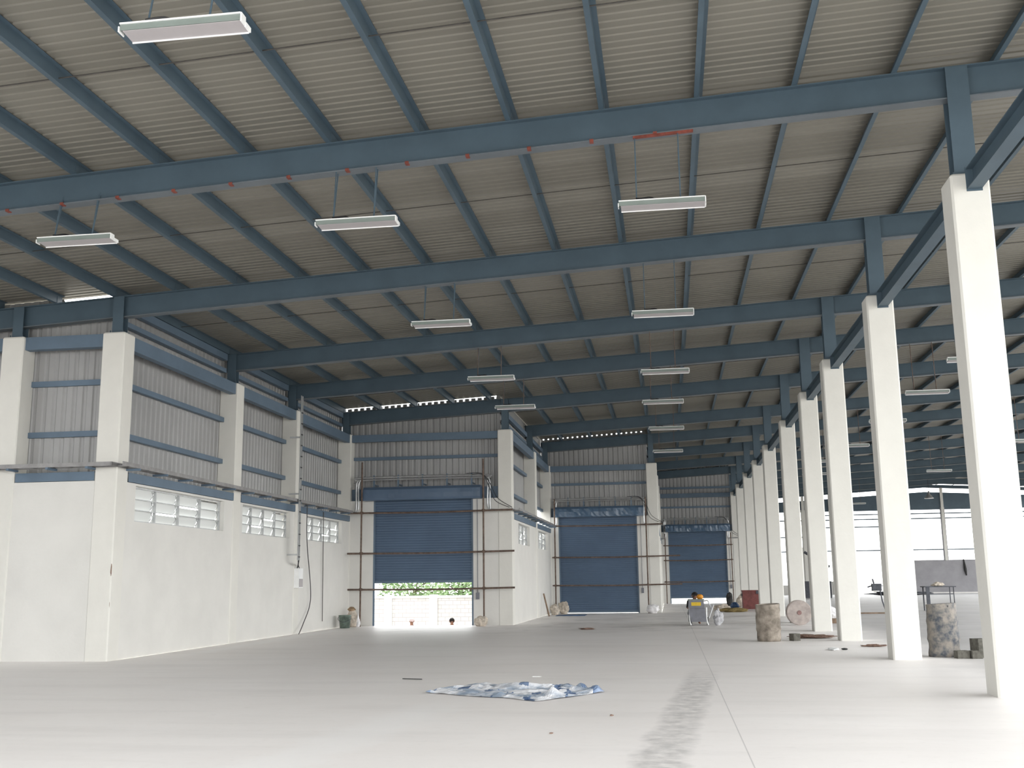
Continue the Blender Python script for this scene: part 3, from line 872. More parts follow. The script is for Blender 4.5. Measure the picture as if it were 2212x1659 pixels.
scaffold(Y[7] - .52, [(4.26, -5.7, -.25), (2.72, -5.7, .55), (1.36, -5.7, .6)], (-5.55, -1.05), 5.6, 'rusty pipe frame standing in front of the middle shutter')
scaffold(Y[10] - .52, [(3.80, -.35, 4.2), (2.82, -.35, 4.2), (1.42, -.35, 4.2)], (-.22, 4.1), 4.6, 'rusty pipe frame standing in front of the farthest shutter')

# ------------------------------------------------------------------ hanging batten lights
def make_light():
    t = thing('hanging_light', '', 'light', (0, 0, 0), 'hanging batten lights')
    L_ = 1.29
    b = MB(); b.box(0, L_, -.085, -.079, .02, .085); b.box(0, L_, .0, .006, .02, .085); b.build('batten_side', M['enamel_side'], t)
    b = MB()
    b.hexa([(.03, -.079, .012), (L_, -.079, .012), (L_, .13, .0), (.03, .13, .0), (.03, -.079, .018), (L_, -.079, .018), (L_, .13, .006), (.03, .13, .006)])
    b.build('reflector', M['enamel'], t)
    b = MB(); b.box(0, L_, -.10, .01, .085, .100); b.build('top_flange', M['white_plastic'], t)
    b = MB(); b.box(.03, L_, .124, .134, -.014, .03); b.build('bottom_lip', M['white_plastic'], t)
    b = MB()
    b.box(L_, L_ + .015, -.1, .01, .0, .095); b.box(L_, L_ + .02, .01, .135, -.005, .045)
    b.build('end_cap', M['white_plastic'], t)
    b = MB(); b.box(-.012, 0, -.1, .01, .0, .06); b.build('end_cap', M['white_plastic'], t)
    return t
proto = make_light()
lights = [(-4.67, 0), (-4.67, 1), (-4.76, 2), (-4.73, 3), (-4.78, 4), (-9.42, 1), (.1, 1), (.07, 2), (.09, 3), (0.0, 4), (.09, 5), (.14, 6),
          (8.1, 3), (8.1, 4), (8.1, 5), (8.1, 6), (8.1, 7), (8.1, 8), (14.6, 6), (14.65, 8), (14.6, 10), (14.6, 12)]
lab_col = {-5: 'in the middle left line', -9: 'at the far left under the nearest long beam', 0: 'in the line left of the columns', 8: 'in the line right of the columns', 16: 'in the farther line right of the columns'}
cnt = {}
for n_, (x, i) in enumerate(lights):
    o = proto if n_ == 0 else copy_tree(proto)
    zL = 7.15 if i else 7.13
    yy = Y[i] + .12 if i else 9.32
    o.location = (x - .645, yy, zL)
    key = -5 if -5 < x < -4 else (-9 if x < -5 else (0 if x < 1 else (8 if x < 10 else 16)))
    k = cnt.get(key, 0); cnt[key] = k + 1
    o['label'] = 'white batten light %s%s' % (lab_col[key], '' if key == -9 else ', %s from the camera' % ORD[k])
    for dx in (.27, .93):
        xx = x - .645 + dx
        b = MB(); b.tube([(xx, yy - .03, zL + .09), (xx, Y[i] + .2 if i else 9.5, z_bot(xx) + .0)], .011, 6)
        b.build('hanger_rod', M['steel'] if i < 3 else M['rust'], o)
    b = MB()
    b.tube(spline([(x - .38, yy - .06, zL + .13), (x - .3, yy - .1, zL + .11), (x - .18, yy - .07, zL + .13), (x - .12, yy - .02, zL + .12), (x - .3, yy, zL + .14), (x - .38, yy - .06, zL + .13)], 5), .012, 5)
    b.build('flex_coil', M['cable'], o)

# wiring along the first long beam with red clips
yb = Y[1] + .28 - .1
t = thing('beam_wiring', 'dark cable with red clips along the bottom of the nearest long beam', 'cable', (-18, yb, z_bot(-18)))
b = MB(); b.tube([(x, yb + .07, z_bot(x) + .035) for x in [-18 + k for k in range(20)]], .012, 5); b.build('cable', M['cable'], t)
for k in range(19):
    x = -17.6 + .98 * k
    b = MB(); b.box(x - .03, x + .03, yb - .012, yb + .08, z_bot(x) - .012, z_bot(x) + .03); b.build('clip', M['red_oxide'], t)
b = MB(); b.slope(-.3, .62, yb - .005, yb + .05, lambda x: z_bot(x) - .035, lambda x: z_bot(x) - .002)
b.build('mounting_angle', M['red_oxide'], t)

# ------------------------------------------------------------------ tarpaulin on the floor
def interp(c, x):
    for (xa, ya), (xb, yb_) in zip(c, c[1:]):
        if xa <= x <= xb: return ya + (yb_ - ya) * (x - xa) / (xb - xa)
    return c[-1][1]
def tarp():
    lo = [(-3.62, 15.76), (-2.97, 15.33), (-2.4, 15.1), (-1.83, 14.67), (-1.5, 15.1), (-1.0, 15.88)]
    hi = [(-3.62, 15.77), (-3.21, 16.9), (-2.92, 17.18), (-2.51, 16.72), (-2.04, 16.45), (-1.69, 16.7), (-1.44, 16.6), (-1.2, 16.1), (-1.0, 15.89)]
    nu, nv = 90, 40; rnd = random.Random(3)
    import mathutils
    b = MB(); V = []
    for i in range(nu + 1):
        x = -3.62 + 2.62 * i / nu
        a, c = interp(lo, x), interp(hi, x)
        for j in range(nv + 1):
            y = a + (c - a) * j / nv
            p = Vector((x * 2.2, y * 2.2, 0))
            h = abs(mathutils.noise.noise(p)) * .07 + abs(mathutils.noise.noise(p * 2.7)) * .035 + abs(mathutils.noise.noise(p * 6)) * .012
            edge = min(1, min(j, nv - j) / 4) * min(1, min(i, nu - i) / 3)
            lump = .13 * abs(mathutils.noise.noise(p * 1.6)) * 2 * math.exp(-((x + 1.5) / .3) ** 2 - ((y - 16.2) / .35) ** 2) + .07 * math.exp(-((x + 2.3) / .35) ** 2 - ((y - 16.3) / .2) ** 2) \
                + .09 * math.exp(-((x + 1.68) / .09) ** 2 - ((y - 15.2) / .18) ** 2) + .05 * math.exp(-((x + 1.12) / .1) ** 2 - ((y - 15.9) / .15) ** 2)
            V.append((x + mathutils.noise.noise(p * 1.3) * .03, y + mathutils.noise.noise(p * 1.1 + Vector((5, 0, 0))) * .04, .006 + (h + lump) * (.25 + .75 * edge)))
    b.v = V
    for i in range(nu):
        for j in range(nv):
            a = i * (nv + 1) + j
            zc = V[a][2]
            q = Vector((V[a][0] * 4.3, V[a][1] * 2.1, 3)); w_ = mathutils.noise.noise(q) + .5 * mathutils.noise.noise(q * 2.7)
            bias = .42 * math.exp(-((V[a][0] + 1.45) / .33) ** 2 - ((V[a][1] - 16.3) / .4) ** 2) + .4 * math.exp(-((V[a][0] + 1.08) / .16) ** 2) + .35 * math.exp(-((V[a][0] + 1.68) / .07) ** 2 - ((V[a][1] - 15.2) / .15) ** 2)
            b.f.append((a, a + nv + 1, a + nv + 2, a + 1)); b.mi.append(1 if w_ + bias > .36 else 0)
    return b.build('plastic_tarpaulin', [M['tarp'], M['tarp_blue']], loc=(-2.3, 15.9, 0), smooth=False)
tag(tarp(), 'crumpled pale blue and white plastic sheet lying on the bare floor', 'tarpaulin')
b = MB(); b.tube([(-4.48, 17.81, .02), (-4.13, 17.73, .02)], .008, 6)
tag(b.build('stick', M['dark']), 'short dark stick on the floor left of the crumpled plastic sheet', 'stick')

# ------------------------------------------------------------------ drums, blocks, spool, box by the columns
def drum(x, y, r, h, m, label, seed, squash=.05, flare=.0):
    rnd = random.Random(seed); b = MB(); prof = []
    n = 12
    for k in range(n + 1):
        z = h * k / n; rr = r * (.93 + .07 * k / n) * (1 + flare * (k / n)) + rnd.uniform(-.008, .008)
        if k in (4, 8): rr += .012
        prof.append((rr, z))
    prof += [(r * .95, h + .005), (r * .93, h - .12), (.01, h - .14)]
    b.lathe(prof, (x, y, 0), 30)
    vv = []
    for (vx_, vy_, vz_) in b.v:
        an = math.atan2(vy_ - y, vx_ - x); d = 1 + squash * sin(2 * an + 3 * vz_ + seed) * .6 + .012 * sin(7 * an + 11 * vz_)
        vv.append((x + (vx_ - x) * d, y + (vy_ - y) * d, vz_ + (0.018 * sin(an + seed) if vz_ > h * .9 else 0)))
    b.v = vv
    return tag(b.build('steel_drum', m, loc=(x, y, 0), smooth=True), label, 'drum')
drum(2.47, 28.6, .31, .93, M['drum_a'], 'brown cement-caked drum left of the third column', 1)
drum(5.42, 22.95, .31, 1.04, M['drum_b'], 'tall blue drum splashed with dry cement, right of the second column', 2, flare=-.04)
def block(x, y, z, w, d, h, rot, label):
    b = MB(); t = .035
    c, s_ = cos(rot), sin(rot)
    b.box(-w / 2, w / 2, -d / 2, -d / 2 + t, 0, h); b.box(-w / 2, w / 2, d / 2 - t, d / 2, 0, h)
    for xx in (-w / 2, -t / 2, w / 2 - t): b.box(xx, xx + t, -d / 2 + t, d / 2 - t, 0, h)
    b.v = [(x + c * a - s_ * e, y + s_ * a + c * e, z + g_) for a, e, g_ in b.v]
    return tag(b.build('concrete_block', M['block'], loc=(x, y, z)), label, 'block', 'loose concrete blocks')
block(3.13, 28.75, 0, .20, .2, .18, .5, 'grey concrete block on the floor right of the brown drum')
block(5.62, 22.45, 0, .24, .18, .15, .2, 'low grey block on the floor against the tall blue drum')
block(5.87, 22.40, 0, .20, .18, .15, .1, 'grey block under the tilted one, beside the nearest column')
block(6.05, 22.75, 0, .24, .3, .36, .3, 'tallest grey block behind the other two beside the nearest column')

t = thing('cable_spool', 'round dusty cable spool standing on edge between the columns', 'spool', (4.3, 38.4, 0))
b = MB(); b.lathe([(.40, 0), (.42, .012), (.42, .03), (.40, .04)], (4.33, 37.9, .42), 40, axis='y'); b.build('front_disc', M['spool'], t)
b = MB(); b.lathe([(.40, 0), (.42, .012), (.42, .03), (.40, .04)], (4.33, 38.25, .42), 40, axis='y'); b.build('rear_disc', M['spool'], t)
b = MB(); b.lathe([(.2, 0), (.2, .33)], (4.33, 37.93, .42), 24, axis='y'); b.build('drum_core', M['spool_hub'], t)
b = MB(); b.lathe([(.07, 0), (.075, .02), (.02, .03)], (4.33, 37.875, .42), 20, axis='y'); b.build('hub', M['spool_hub'], t)

t = thing('site_box', 'maroon steel box standing on the floor near the farthest shutter', 'box', (4.2, 56, 0))
b = MB(); b.box(3.62, 4.95, 55.6, 56.4, .06, .93); b.build('body', M['maroon'], t)
b = MB(); b.box(3.60, 4.97, 55.57, 56.43, .93, 1.0); b.build('lid', M['maroon'], t)
b = MB(); b.box(4.28, 4.42, 55.53, 55.57, .82, .98); b.build('hasp', M['dark_steel'], t)
b = MB(); b.box(3.57, 3.62, 55.8, 56.1, .72, .82); b.build('side_handle', M['dark_steel'], t)
for k, (xx, yy) in enumerate(((3.68, 55.66), (4.89, 55.66), (3.68, 56.34), (4.89, 56.34))):
    b = MB(); b.box(xx - .05, xx + .05, yy - .05, yy + .05, 0, .06); b.build('foot', M['dark_steel'], t)

# ------------------------------------------------------------------ bags, heaps and small litter
def lump(name, x, y, rx, ry, h, m, label, cat, seed, tip=0.0, rough=.18, z=0):
    import mathutils
    bm = bmesh.new(); bmesh.ops.create_icosphere(bm, subdivisions=4, radius=1)
    for v in bm.verts:
        n_ = mathutils.noise.noise(v.co * 1.8 + Vector((seed, 0, 0))) * rough * 2 + mathutils.noise.noise(v.co * 5 + Vector((0, seed, 0))) * rough * .6
        zz = max(v.co.z, -.85)
        k = 1 + n_
        taper = 1 - tip * max(0, (zz + .85) / 1.85)
        v.co = Vector((v.co.x * rx * k * taper, v.co.y * ry * k * taper, (zz + .85) / 1.85 * h * (1 + n_ * .5)))
    me = bpy.data.meshes.new(name); bm.to_mesh(me); bm.free(); me.materials.append(m)
    me.polygons.foreach_set('use_smooth', [True] * len(me.polygons))
    o = bpy.data.objects.new(name, me); COL.objects.link(o); o.location = (x, y, z)
    return tag(o, label, cat) if label else o
# bucket and sack in the left corner
t = thing('metal_bucket', 'green metal bucket on the floor in the corner left of the half-open shutter', 'bucket', (-11.75, 38.1, 0))
b = MB(); b.lathe([(.17, 0), (.18, .01), (.225, .43), (.235, .44), (.235, .46), (.215, .46), (.17, .03), (.01, .02)], (-11.75, 38.1, 0), 28); b.build('pail', M['bucket'], t, smooth=True)
b = MB(); b.tube(spline([(-11.98, 38.1, .42), (-11.97, 38.0, .3), (-11.75, 37.86, .22), (-11.53, 38.0, .3), (-11.52, 38.1, .42)], 5), .008, 5); b.build('handle', M['dark_steel'], t)
s1 = lump('cement_sack', -11.75, 39.02, .30, .2, .70, M['sack'], 'pale sack with a tied brown top, beside the green bucket', 'sack', 11, tip=.60, rough=.07)
s2 = lump('tied_neck', 0, 0, .13, .10, .17, M['sack_brown'], None, None, 5); s2.parent = s1; s2.location = (-.03, 0, .56)
s3 = lump('loose_flap', 0, 0, .1, .09, .5, M['sack_white'], None, None, 9, tip=.8); s3.parent = s1; s3.location = (.23, -.03, 0)
lump('torn_sack', -6.86, 38.85, .24, .2, .36, M['sack'], 'lumpy grey-brown sack on the floor right of the half-open shutter', 'sack', 21)
lump('filled_sack', -5.45, 51.1, .24, .22, .5, M['sack'], 'grey filled sack in the corner left of the middle shutter', 'sack', 31, tip=.3)
lump('straw_bundle', -5.15, 52.3, .24, .2, .6, M['sack'], 'brown bundle leaning by the left edge of the middle shutter', 'bundle', 41, rough=.25)
lump('white_bag', -.85, 52.3, .28, .2, .42, M['sack_white'], 'white bag on the floor right of the middle shutter', 'bag', 51)
b = MB(); b.tube([(-5.45, 48.6, .03), (-5.72, 48.9, 1.02)], .04, 6)
tag(b.build('leaning_post', M['wood']), 'dark wooden stake leaning on the wall left of the middle shutter', 'stake')
b = MB(); b.box(-5.25, -3.9, 49.5, 50.6, 0.0, .025); b.box(-4.9, -4.1, 49.4, 49.6, .0, .04)
tag(b.build('flat_blue_sheet', M['blue_sheet']), 'flat dark blue sheet on the floor in front of the middle shutter', 'sheet')
lump('yellow_heap', 2.95, 53.2, .6, .35, .2, M['yellow_rope'], 'low yellow heap on the floor left of the maroon box', 'heap', 61, rough=.3)
lump('grey_sack', 2.5, 54.2, .42, .3, .36, M['sack'], 'slumped beige sack behind the yellow heap', 'sack', 71)
lump('blue_bundle', 3.27, 57.0, .22, .2, .38, M['blue_sheet'], 'bright blue bundle between the sack and the maroon box', 'bundle', 81)
lump('dark_bundle', 3.45, 65.0, .2, .2, .78, M['dark'], 'black upright bundle right of the gap under the farthest shutter', 'bundle', 91, tip=.2)
lump('grey_bundle', 4.0, 62.5, .35, .3, .75, M['sack'], 'grey bundle leaning behind the blue one at the farthest shutter', 'bundle', 95, tip=.4)
lump('dirt_pile', -2.8, 35.8, .25, .14, .05, M['rubble'], 'small scatter of dirt on the floor left of the grey machine', 'rubble', 3, rough=.4)
lump('broken_brick', 4.62, 26.2, .22, .1, .05, M['rubble'], 'thin brown rubble on the floor between the second and third columns', 'rubble', 4, rough=.4)
lump('sand_pile', 3.75, 30.0, .5, .25, .09, M['rubble'], 'low brown sand pile at the foot of the third column', 'rubble', 5, rough=.35)
lump('plastic_scrap', 3.56, 25.1, .12, .26, .05, M['white_plastic'], 'bright white plastic scrap on the floor near the second column', 'scrap', 6)
lump('small_stone', 3.80, 25.1, .06, .05, .04, M['dark'], 'small dark stone right of the bright white scrap', 'stone', 7)
lump('paper_scrap', -2.3, 18.4, .08, .02, .012, M['white_plastic'], 'tiny white paper scrap on the floor behind the crumpled plastic sheet', 'scrap', 8)
lump('red_pebble', -.75, 13.2, .022, .02, .018, M['rubble'], 'tiny reddish pebble on the floor in front of the plastic sheet', 'stone', 9)
lump('loose_pebble', -1.31, 11.67, .02, .018, .015, M['rubble'], 'tiny brown pebble, nearest stone to the camera', 'stone', 10)
b = MB(); b.box(5.45, 6.35, 39.3, 39.9, 0, .16)
tag(b.build('wooden_board', M['wood']), 'tan wooden board under white bags, between the third and fourth columns', 'board')
lump('bag_heap', 5.62, 39.6, .3, .25, .42, M['sack_white'], 'torn white bag on the tan board, left of the other white bag', 'bag', 13, tip=.4, z=.16)
lump('bag_heap', 6.22, 39.6, .2, .22, .28, M['sack_white'], 'torn white bag on the tan board, right of the taller bag', 'bag', 14, tip=.3, z=.16)

# ------------------------------------------------------------------ grey floor machine
def machine():
    cx, y = .93, 38.2
    t = thing('concrete_floor_machine', 'grey wheeled site machine with a yellow label, in the middle of the floor', 'machine', (cx, y, 0))
    def pr(name, pts, y0, y1, m):   # prism from an x-z outline
        b = MB(); n = len(pts)
        b.v = [(cx + a, y + y0, z) for a, z in pts] + [(cx + a, y + y1, z) for a, z in pts]
        b.f = [tuple(range(n)), tuple(range(2 * n - 1, n - 1, -1))] + [(i, i + n, (i + 1) % n + n, (i + 1) % n) for i in range(n)]; b.mi = [0] * len(b.f)
        return b.build(name, m, t)
    pr('lower_tray', [(-.24, .13), (.28, .13), (.24, .60), (-.30, .60), (-.31, .42)], -.05, .5, M['machine'])
    pr('upper_case', [(-.33, .60), (.23, .60), (.20, .86), (-.30, .86)], -.10, .55, M['machine'])
    pr('top_lip', [(-.34, .86), (.24, .86), (.22, .90), (-.32, .90)], -.14, .58, M['enamel_side'])
    lb = pr('label_plate', [(-.22, .68), (.11, .68), (.11, .80), (-.22, .80)], -.112, -.10, M['yellow'])
    lb['label'] = 'yellow label plate'
    for x0 in (-.29, .30):
        b = MB(); b.tube(spline([(cx + x0, y + .02, .62), (cx + x0 - .01, y, .35), (cx + x0 + .0, y - .02, .15), (cx + x0 + (.04), y - .04, .02)], 5), .024, 6); b.build('leg', M['white_plastic'], t)
    for x0 in (-.27, .30):
        b = MB(); b.lathe([(.05, 0), (.14, .005), (.14, .05), (.05, .055)], (cx + x0 - .03, y + .36, .14), 18, axis='y')
        b.v = [(cx + x0 + (vy - (y + .36)), y + .36 + (vx - (cx + x0 - .03)), vz) for vx, vy, vz in b.v]
        b.build('wheel', M['dark'], t)
    b = MB(); b.tube(spline([(cx + .2, y + .3, .82), (cx + .36, y + .35, .84), (cx + .42, y + .35, .70), (cx + .48, y + .3, .55)], 5), .02, 6); b.build('handle', M['galv'], t)
    return t
machine()
lump('orange_hard_hat', 1.02, 38.42, .12, .12, .17, M['orange'], 'orange hard hat lying on top of the grey machine', 'helmet', 2, rough=.03, z=.90)
wb = lump('plastic_bag', 1.62, 38.45, .15, .12, .52, M['bag_grey'], 'white plastic bag standing right of the grey machine', 'bag', 15, tip=-.1, rough=.3, z=0)
b = MB(); b.tube([(1.3, 38.3, .25), (1.48, 38.35, .7)], .025, 6)
b.v = list(b.v)
tag(b.build('pipe_offcut', M['galv']), 'short grey pipe leaning between the grey machine and the white bag', 'pipe')

# ------------------------------------------------------------------ people
def person(name, pos, rot, pose, label, cloth, hair, cap=None):
    """pose: dict of joint name -> (x, y, z) local; body is one skinned surface, hair and clothing are children"""
    J = pose
    names = list(J)
    edges = [('pelvis', 'waist'), ('waist', 'chest'), ('chest', 'neck'), ('neck', 'jaw'), ('jaw', 'head'),
             ('chest', 'sh_l'), ('sh_l', 'el_l'), ('el_l', 'wr_l'), ('wr_l', 'palm_l'), ('chest', 'sh_r'), ('sh_r', 'el_r'), ('el_r', 'wr_r'), ('wr_r', 'palm_r'),
             ('pelvis', 'hip_l'), ('hip_l', 'kn_l'), ('kn_l', 'an_l'), ('an_l', 'toe_l'), ('pelvis', 'hip_r'), ('hip_r', 'kn_r'), ('kn_r', 'an_r'), ('an_r', 'toe_r')]
    rad = {'pelvis': .13, 'waist': .12, 'chest': .14, 'neck': .052, 'jaw': .065, 'head': .088, 'sh': .06, 'el': .042, 'wr': .028, 'palm': .034, 'hip': .085, 'kn': .055, 'an': .04, 'toe': .035}
    verts = [Vector(J[n]) for n in names]; idx = {n: i for i, n in enumerate(names)}
    radii = [rad[n.split('_')[0]] for n in names]
    E_ = [(idx[a], idx[b_]) for a, b_ in edges]
    for s in ('l', 'r'):
        p, w = Vector(J['palm_' + s]), Vector(J['wr_' + s])
        d = (p - w).normalized(); side = d.cross(Vector((0, 0, 1)))
        side = side.normalized() if side.length > .1 else Vector((1, 0, 0))
        for k, L_ in enumerate((.062, .075, .07, .055)):
            a = len(verts); q = p + side * (k - 1.5) * .019
            verts += [q + d * .02, q + d * (.02 + L_ * .55), q + d * (.02 + L_) + Vector((0, 0, -.012))]; radii += [.0095, .0085, .0075]
            E_ += [(idx['palm_' + s], a), (a, a + 1), (a + 1, a + 2)]
        a = len(verts); q = w + d * .02 + side * -.02
        verts += [q + side * -.022 + d * .02, q + side * -.034 + d * .05]; radii += [.011, .009]
        E_ += [(idx['wr_' + s], a), (a, a + 1)]
    me = bpy.data.meshes.new(name); me.from_pydata([tuple(v) for v in verts], E_, [])
    o = bpy.data.objects.new(name, me); COL.objects.link(o)
    o.location = pos; o.rotation_euler = (0, 0, rot)
    sk = o.modifiers.new('skin', 'SKIN'); sk.use_smooth_shade = True
    for i, sv in enumerate(me.skin_vertices[0].data):
        sv.radius = (radii[i], radii[i]); sv.use_root = (i == idx['pelvis'])
    o.modifiers.new('sub', 'SUBSURF').levels = 1
    o.modifiers['sub'].render_levels = 1
    me.materials.append(M['skin'])
    tag(o, label, 'person')
    def shell(nm, segs, extra, m):
        b = MB()
        for a, b_ in segs:
            ra = rad[a.split('_')[0]] + extra; rb = rad[b_.split('_')[0]] + extra
            A_, B_ = Vector(J[a]), Vector(J[b_])
            b.tube([A_ + (B_ - A_) * k / 4 for k in range(5)], [ra + (rb - ra) * k / 4 for k in range(5)], 12)
        c = b.build(nm, m); c.parent = o
        rm = c.modifiers.new('fuse', 'REMESH'); rm.mode = 'VOXEL'; rm.voxel_size = .02; rm.use_smooth_shade = True
        return c
    shell('shirt', [('pelvis', 'waist'), ('waist', 'chest'), ('chest', 'sh_l'), ('chest', 'sh_r'), ('sh_l', 'el_l'), ('sh_r', 'el_r')], .018, cloth)
    shell('trousers', [('pelvis', 'hip_l'), ('hip_l', 'kn_l'), ('kn_l', 'an_l'), ('pelvis', 'hip_r'), ('hip_r', 'kn_r'), ('kn_r', 'an_r')], .018, M['dark_steel'])
    hd = Vector(J['head']); jw = Vector(J['jaw']); face = Vector((0, -1, 0)); upv = (hd - jw).normalized()
    bm = bmesh.new(); bmesh.ops.create_uvsphere(bm, u_segments=20, v_segments=14, radius=.108)
    for v in bm.verts:
        if v.co.y < -.02 and v.co.z < .035: v.co.y = -.02
    bm_me = bpy.data.meshes.new('hair'); bm.to_mesh(bm_me); bm.free(); bm_me.materials.append(hair)
    h_ = bpy.data.objects.new('hair' if cap is None else 'cap', bm_me); COL.objects.link(h_); h_.parent = o; h_.location = hd + Vector((0, .018, .022))
    fb = MB()                                              # nose, ears
    fc = hd + Vector((0, -.085, -.02))
    fb.tube([fc + Vector((0, 0, .03)), fc + Vector((0, -.025, -.01)), fc + Vector((0, -.005, -.018))], [.008, .014, .01], 6)
    for sx in (-1, 1): fb.tube([hd + Vector((sx * .09, 0, .01)), hd + Vector((sx * .1, .005, -.03))], [.02, .012], 6)
    c = fb.build('nose_and_ears', M['skin']); c.parent = o
    eb = MB()
    for sx in (-1, 1): eb.tube([hd + Vector((sx * .033 - .012, -.09, .005)), hd + Vector((sx * .033 + .012, -.09, .005))], .008, 6)
    eb.tube([hd + Vector((-.022, -.088, -.058)), hd + Vector((.022, -.088, -.058))], .006, 6)
    c = eb.build('eyes_and_mouth', M['hair']); c.parent = o
    return o
stand = dict(pelvis=(0, 0, .93), waist=(0, 0, 1.08), chest=(0, 0, 1.27), neck=(0, 0, 1.42), jaw=(0, -.01, 1.49), head=(0, -.01, 1.57),
             sh_l=(.18, 0, 1.34), el_l=(.24, .02, 1.08), wr_l=(.25, -.06, .84), palm_l=(.25, -.08, .77), sh_r=(-.18, 0, 1.34), el_r=(-.24, .02, 1.08), wr_r=(-.25, -.06, .84), palm_r=(-.25, -.08, .77),
             hip_l=(.10, 0, .86), kn_l=(.11, -.01, .48), an_l=(.11, .02, .09), toe_l=(.13, -.14, .04), hip_r=(-.10, 0, .86), kn_r=(-.11, -.01, .48), an_r=(-.11, .02, .09), toe_r=(-.13, -.14, .04))
crouch = dict(pelvis=(0, .12, .38), waist=(0, .02, .52), chest=(0, -.10, .68), neck=(0, -.18, .80), jaw=(0, -.22, .85), head=(0, -.26, .92),
              sh_l=(.17, -.12, .74), el_l=(.24, -.28, .54), wr_l=(.17, -.45, .50), palm_l=(.14, -.51, .50), sh_r=(-.17, -.12, .74), el_r=(-.24, -.28, .54), wr_r=(-.17, -.45, .50), palm_r=(-.14, -.51, .50),
              hip_l=(.10, .10, .34), kn_l=(.16, -.25, .48), an_l=(.14, .0, .09), toe_l=(.15, -.16, .04), hip_r=(-.10, .10, .34), kn_r=(-.16, -.25, .48), an_r=(-.14, .0, .09), toe_r=(-.15, -.16, .04))
pw = person('person', (.82, 39.25, 0), .15, crouch, 'person in dark clothes crouching behind the grey machine', M['shirt_dark'], M['hair'])
pw.scale = (1.1, 1.1, 1.09)
person('person', (-8.62, 42.2, -1.5), .3, stand, 'dark-haired person outside, head just above the sill of the half-open shutter', M['shirt_pale'], M['hair'])
person('person', (-10.3, 42.4, -1.5), -.4, stand, 'person in a pale cap outside, left of the dark-haired person', M['shirt_pale'], M['shirt_pale'], cap=True)

# ------------------------------------------------------------------ frames and tools in the far right bay
t = thing('steel_work_table', 'dark steel frame table with rags on top, seen past the second column', 'table', (12.2, 52.8, 0))
b = MB(); b.box(11.7, 13.1, 52.3, 53.2, 1.08, 1.12); b.build('tabletop', M['dark_steel'], t)
for (xx, yy, w_) in ((11.85, 52.4, .16), (13.0, 52.4, .03), (11.8, 53.1, .05), (13.0, 53.1, .03)):
    b = MB(); b.box(xx - w_ / 2, xx + w_ / 2, yy - .03, yy + .03, 0, 1.08); b.build('leg', M['dark_steel'], t)
b = MB(); b.box(11.9, 13.0, 52.38, 52.42, .75, .79); b.build('cross_rail', M['dark_steel'], t)
lump('rag_heap', 12.4, 52.7, .35, .25, .2, M['sack'], 'brown rags piled on the dark steel table', 'rags', 77, tip=.6, z=1.12)
t = thing('drill_stand', 'dark bench tool on a thin leg standing in front of the bright doorway', 'tool', (9.6, 51.6, 0))
b = MB(); b.tube([(9.75, 51.5, 0), (9.62, 51.5, .5), (9.55, 51.5, 1.0)], .03, 6); b.build('leg', M['dark_steel'], t)
b = MB(); b.box(9.2, 9.62, 51.4, 51.65, .95, 1.28); b.build('body', M['dark_steel'], t)
b = MB(); b.tube([(9.3, 51.5, 1.28), (9.25, 51.5, 1.5)], .04, 6); b.tube([(9.25, 51.5, 1.2), (9.0, 51.5, 1.12)], .035, 6); b.tube([(9.6, 51.5, 1.2), (9.85, 51.5, 1.12)], .02, 6); b.build('handle', M['dark_steel'], t)
t = thing('tool_rack', 'dark leaning rack with machinery beyond the fourth column', 'rack', (11.2, 88, 0))
b = MB()
b.tube([(10.7, 88, 3.6), (12.6, 88, 2.4)], .12, 6); b.box(11.3, 11.9, 87.8, 88.3, 1.9, 2.8); b.build('boom', M['dark_steel'], t)
b = MB(); b.box(10.6, 12.6, 87.6, 88.6, 0, 1.3); b.build('base', M['dark_steel'], t)
lump('rubble_heap', 19.5, 97, 2.4, .8, .3, M['dark_steel'], 'long low dark heap on the far floor before the bright doorway', 'rubble', 55, rough=.3)
b = MB(); b.box(6.0, 9.5, 49.2, 49.6, 0, .05)
tag(b.build('floor_plank', M['wood']), 'long dark plank on the floor behind the second and third columns', 'plank')
for k in range(1):
    b = MB(); b.tube([(27.0, YEND + .12, 3.09), (27.0, YEND - .04, 3.05), (27.05, YEND - .12, 2.2), (27.1, YEND - .13, 1.6)], [.04, .05, .12, .06], 6)
    tag(b.build('hanging_rope', M['dark']), 'dark rope bundle hanging on the far low wall', 'rope')
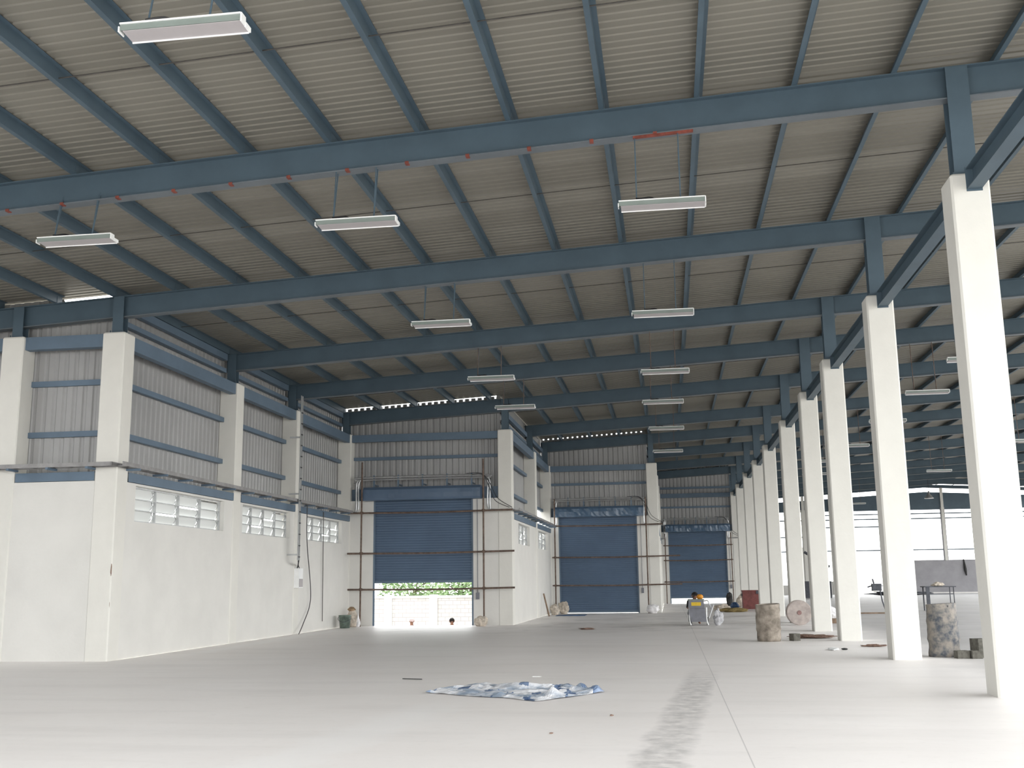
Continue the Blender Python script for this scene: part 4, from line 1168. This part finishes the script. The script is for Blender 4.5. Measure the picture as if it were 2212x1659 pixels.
# bell-shaped high lamp far away
t = thing('bell_lamp', 'bell-shaped lamp hanging before the dark far gable', 'lamp', (21.5, 91.88, 7.9))
b = MB(); b.lathe([(.38, 0), (.36, .04), (.12, .35), (.08, .5), (.05, .62)], (21.5, 91.88, 7.9), 20); b.build('lamp_shade', M['galv'], t, smooth=True)
b = MB(); b.tube([(21.5, 91.88, 8.52), (21.5, 91.88, z_bot(21.5))], .015, 5); b.build('cord', M['cable'], t)

# ------------------------------------------------------------------ yard outside the half-open shutter
wy = Y[5] + 16
t = thing('boundary_wall', 'whitewashed block boundary wall seen under the half-open shutter', 'wall', (-13, wy, -1.5))
b = MB(); b.box(-45, -6.5, wy + .06, wy + .2, -1.5, .78); b.build('block_panel', M['yard_wall'], t)
for k in range(14):
    xx = -43 + 2.45 * k + 1.0
    b = MB(); b.box(xx, xx + .42, wy - .02, wy + .28, -1.5, .95); b.build('pier', M['yard_render'], t)
b = MB(); b.box(-45, -6.5, wy - .0, wy + .26, .78, .90); b.build('coping', M['yard_render'], t)
def bush(x, y, rx, rz, label, seed):
    rnd = random.Random(seed); t_ = thing('bush', label, 'bush', (x, y, -1.5), 'bushes beyond the boundary wall')
    b = MB(); b.tube([(x, y, -1.5), (x + .2, y, 1.2)], .09, 6)
    for k in range(6):
        b.tube([(x + .2, y, .2 + .2 * k), (x + rnd.uniform(-rx, rx) * .8, y + rnd.uniform(-.5, .5), 1 + rnd.uniform(0, 1.6))], .03, 5)
    b.build('stem', M['stem'], t_)
    b = MB()
    for k in range(2600):
        px = x + rnd.uniform(-rx, rx) * 1.1; py = y + rnd.uniform(-.8, .8); pz = rnd.uniform(.5, rz)
        s_ = rnd.uniform(.06, .15); a = rnd.uniform(0, pi); ti = rnd.uniform(-.9, .9)
        dx = Vector((cos(a), sin(a), ti * .5)) * s_; dz = Vector((-sin(a) * ti, cos(a) * ti, 1)) * s_ * .45
        c = Vector((px, py, pz)); b.quad([c - dx, c - dz, c + dx, c + dz])
    b.build('foliage', M['leaf'], t_)
bush(-18.3, wy + 2.0, 1.4, 3.2, 'leafy green bush behind the boundary wall, left one', 1)
bush(-14.6, wy + 4.2, 1.6, 3.4, 'leafy green bush behind the boundary wall, middle one', 2)
bush(-10.9, wy + 2.0, 1.5, 3.2, 'leafy green bush behind the boundary wall, right one', 3)
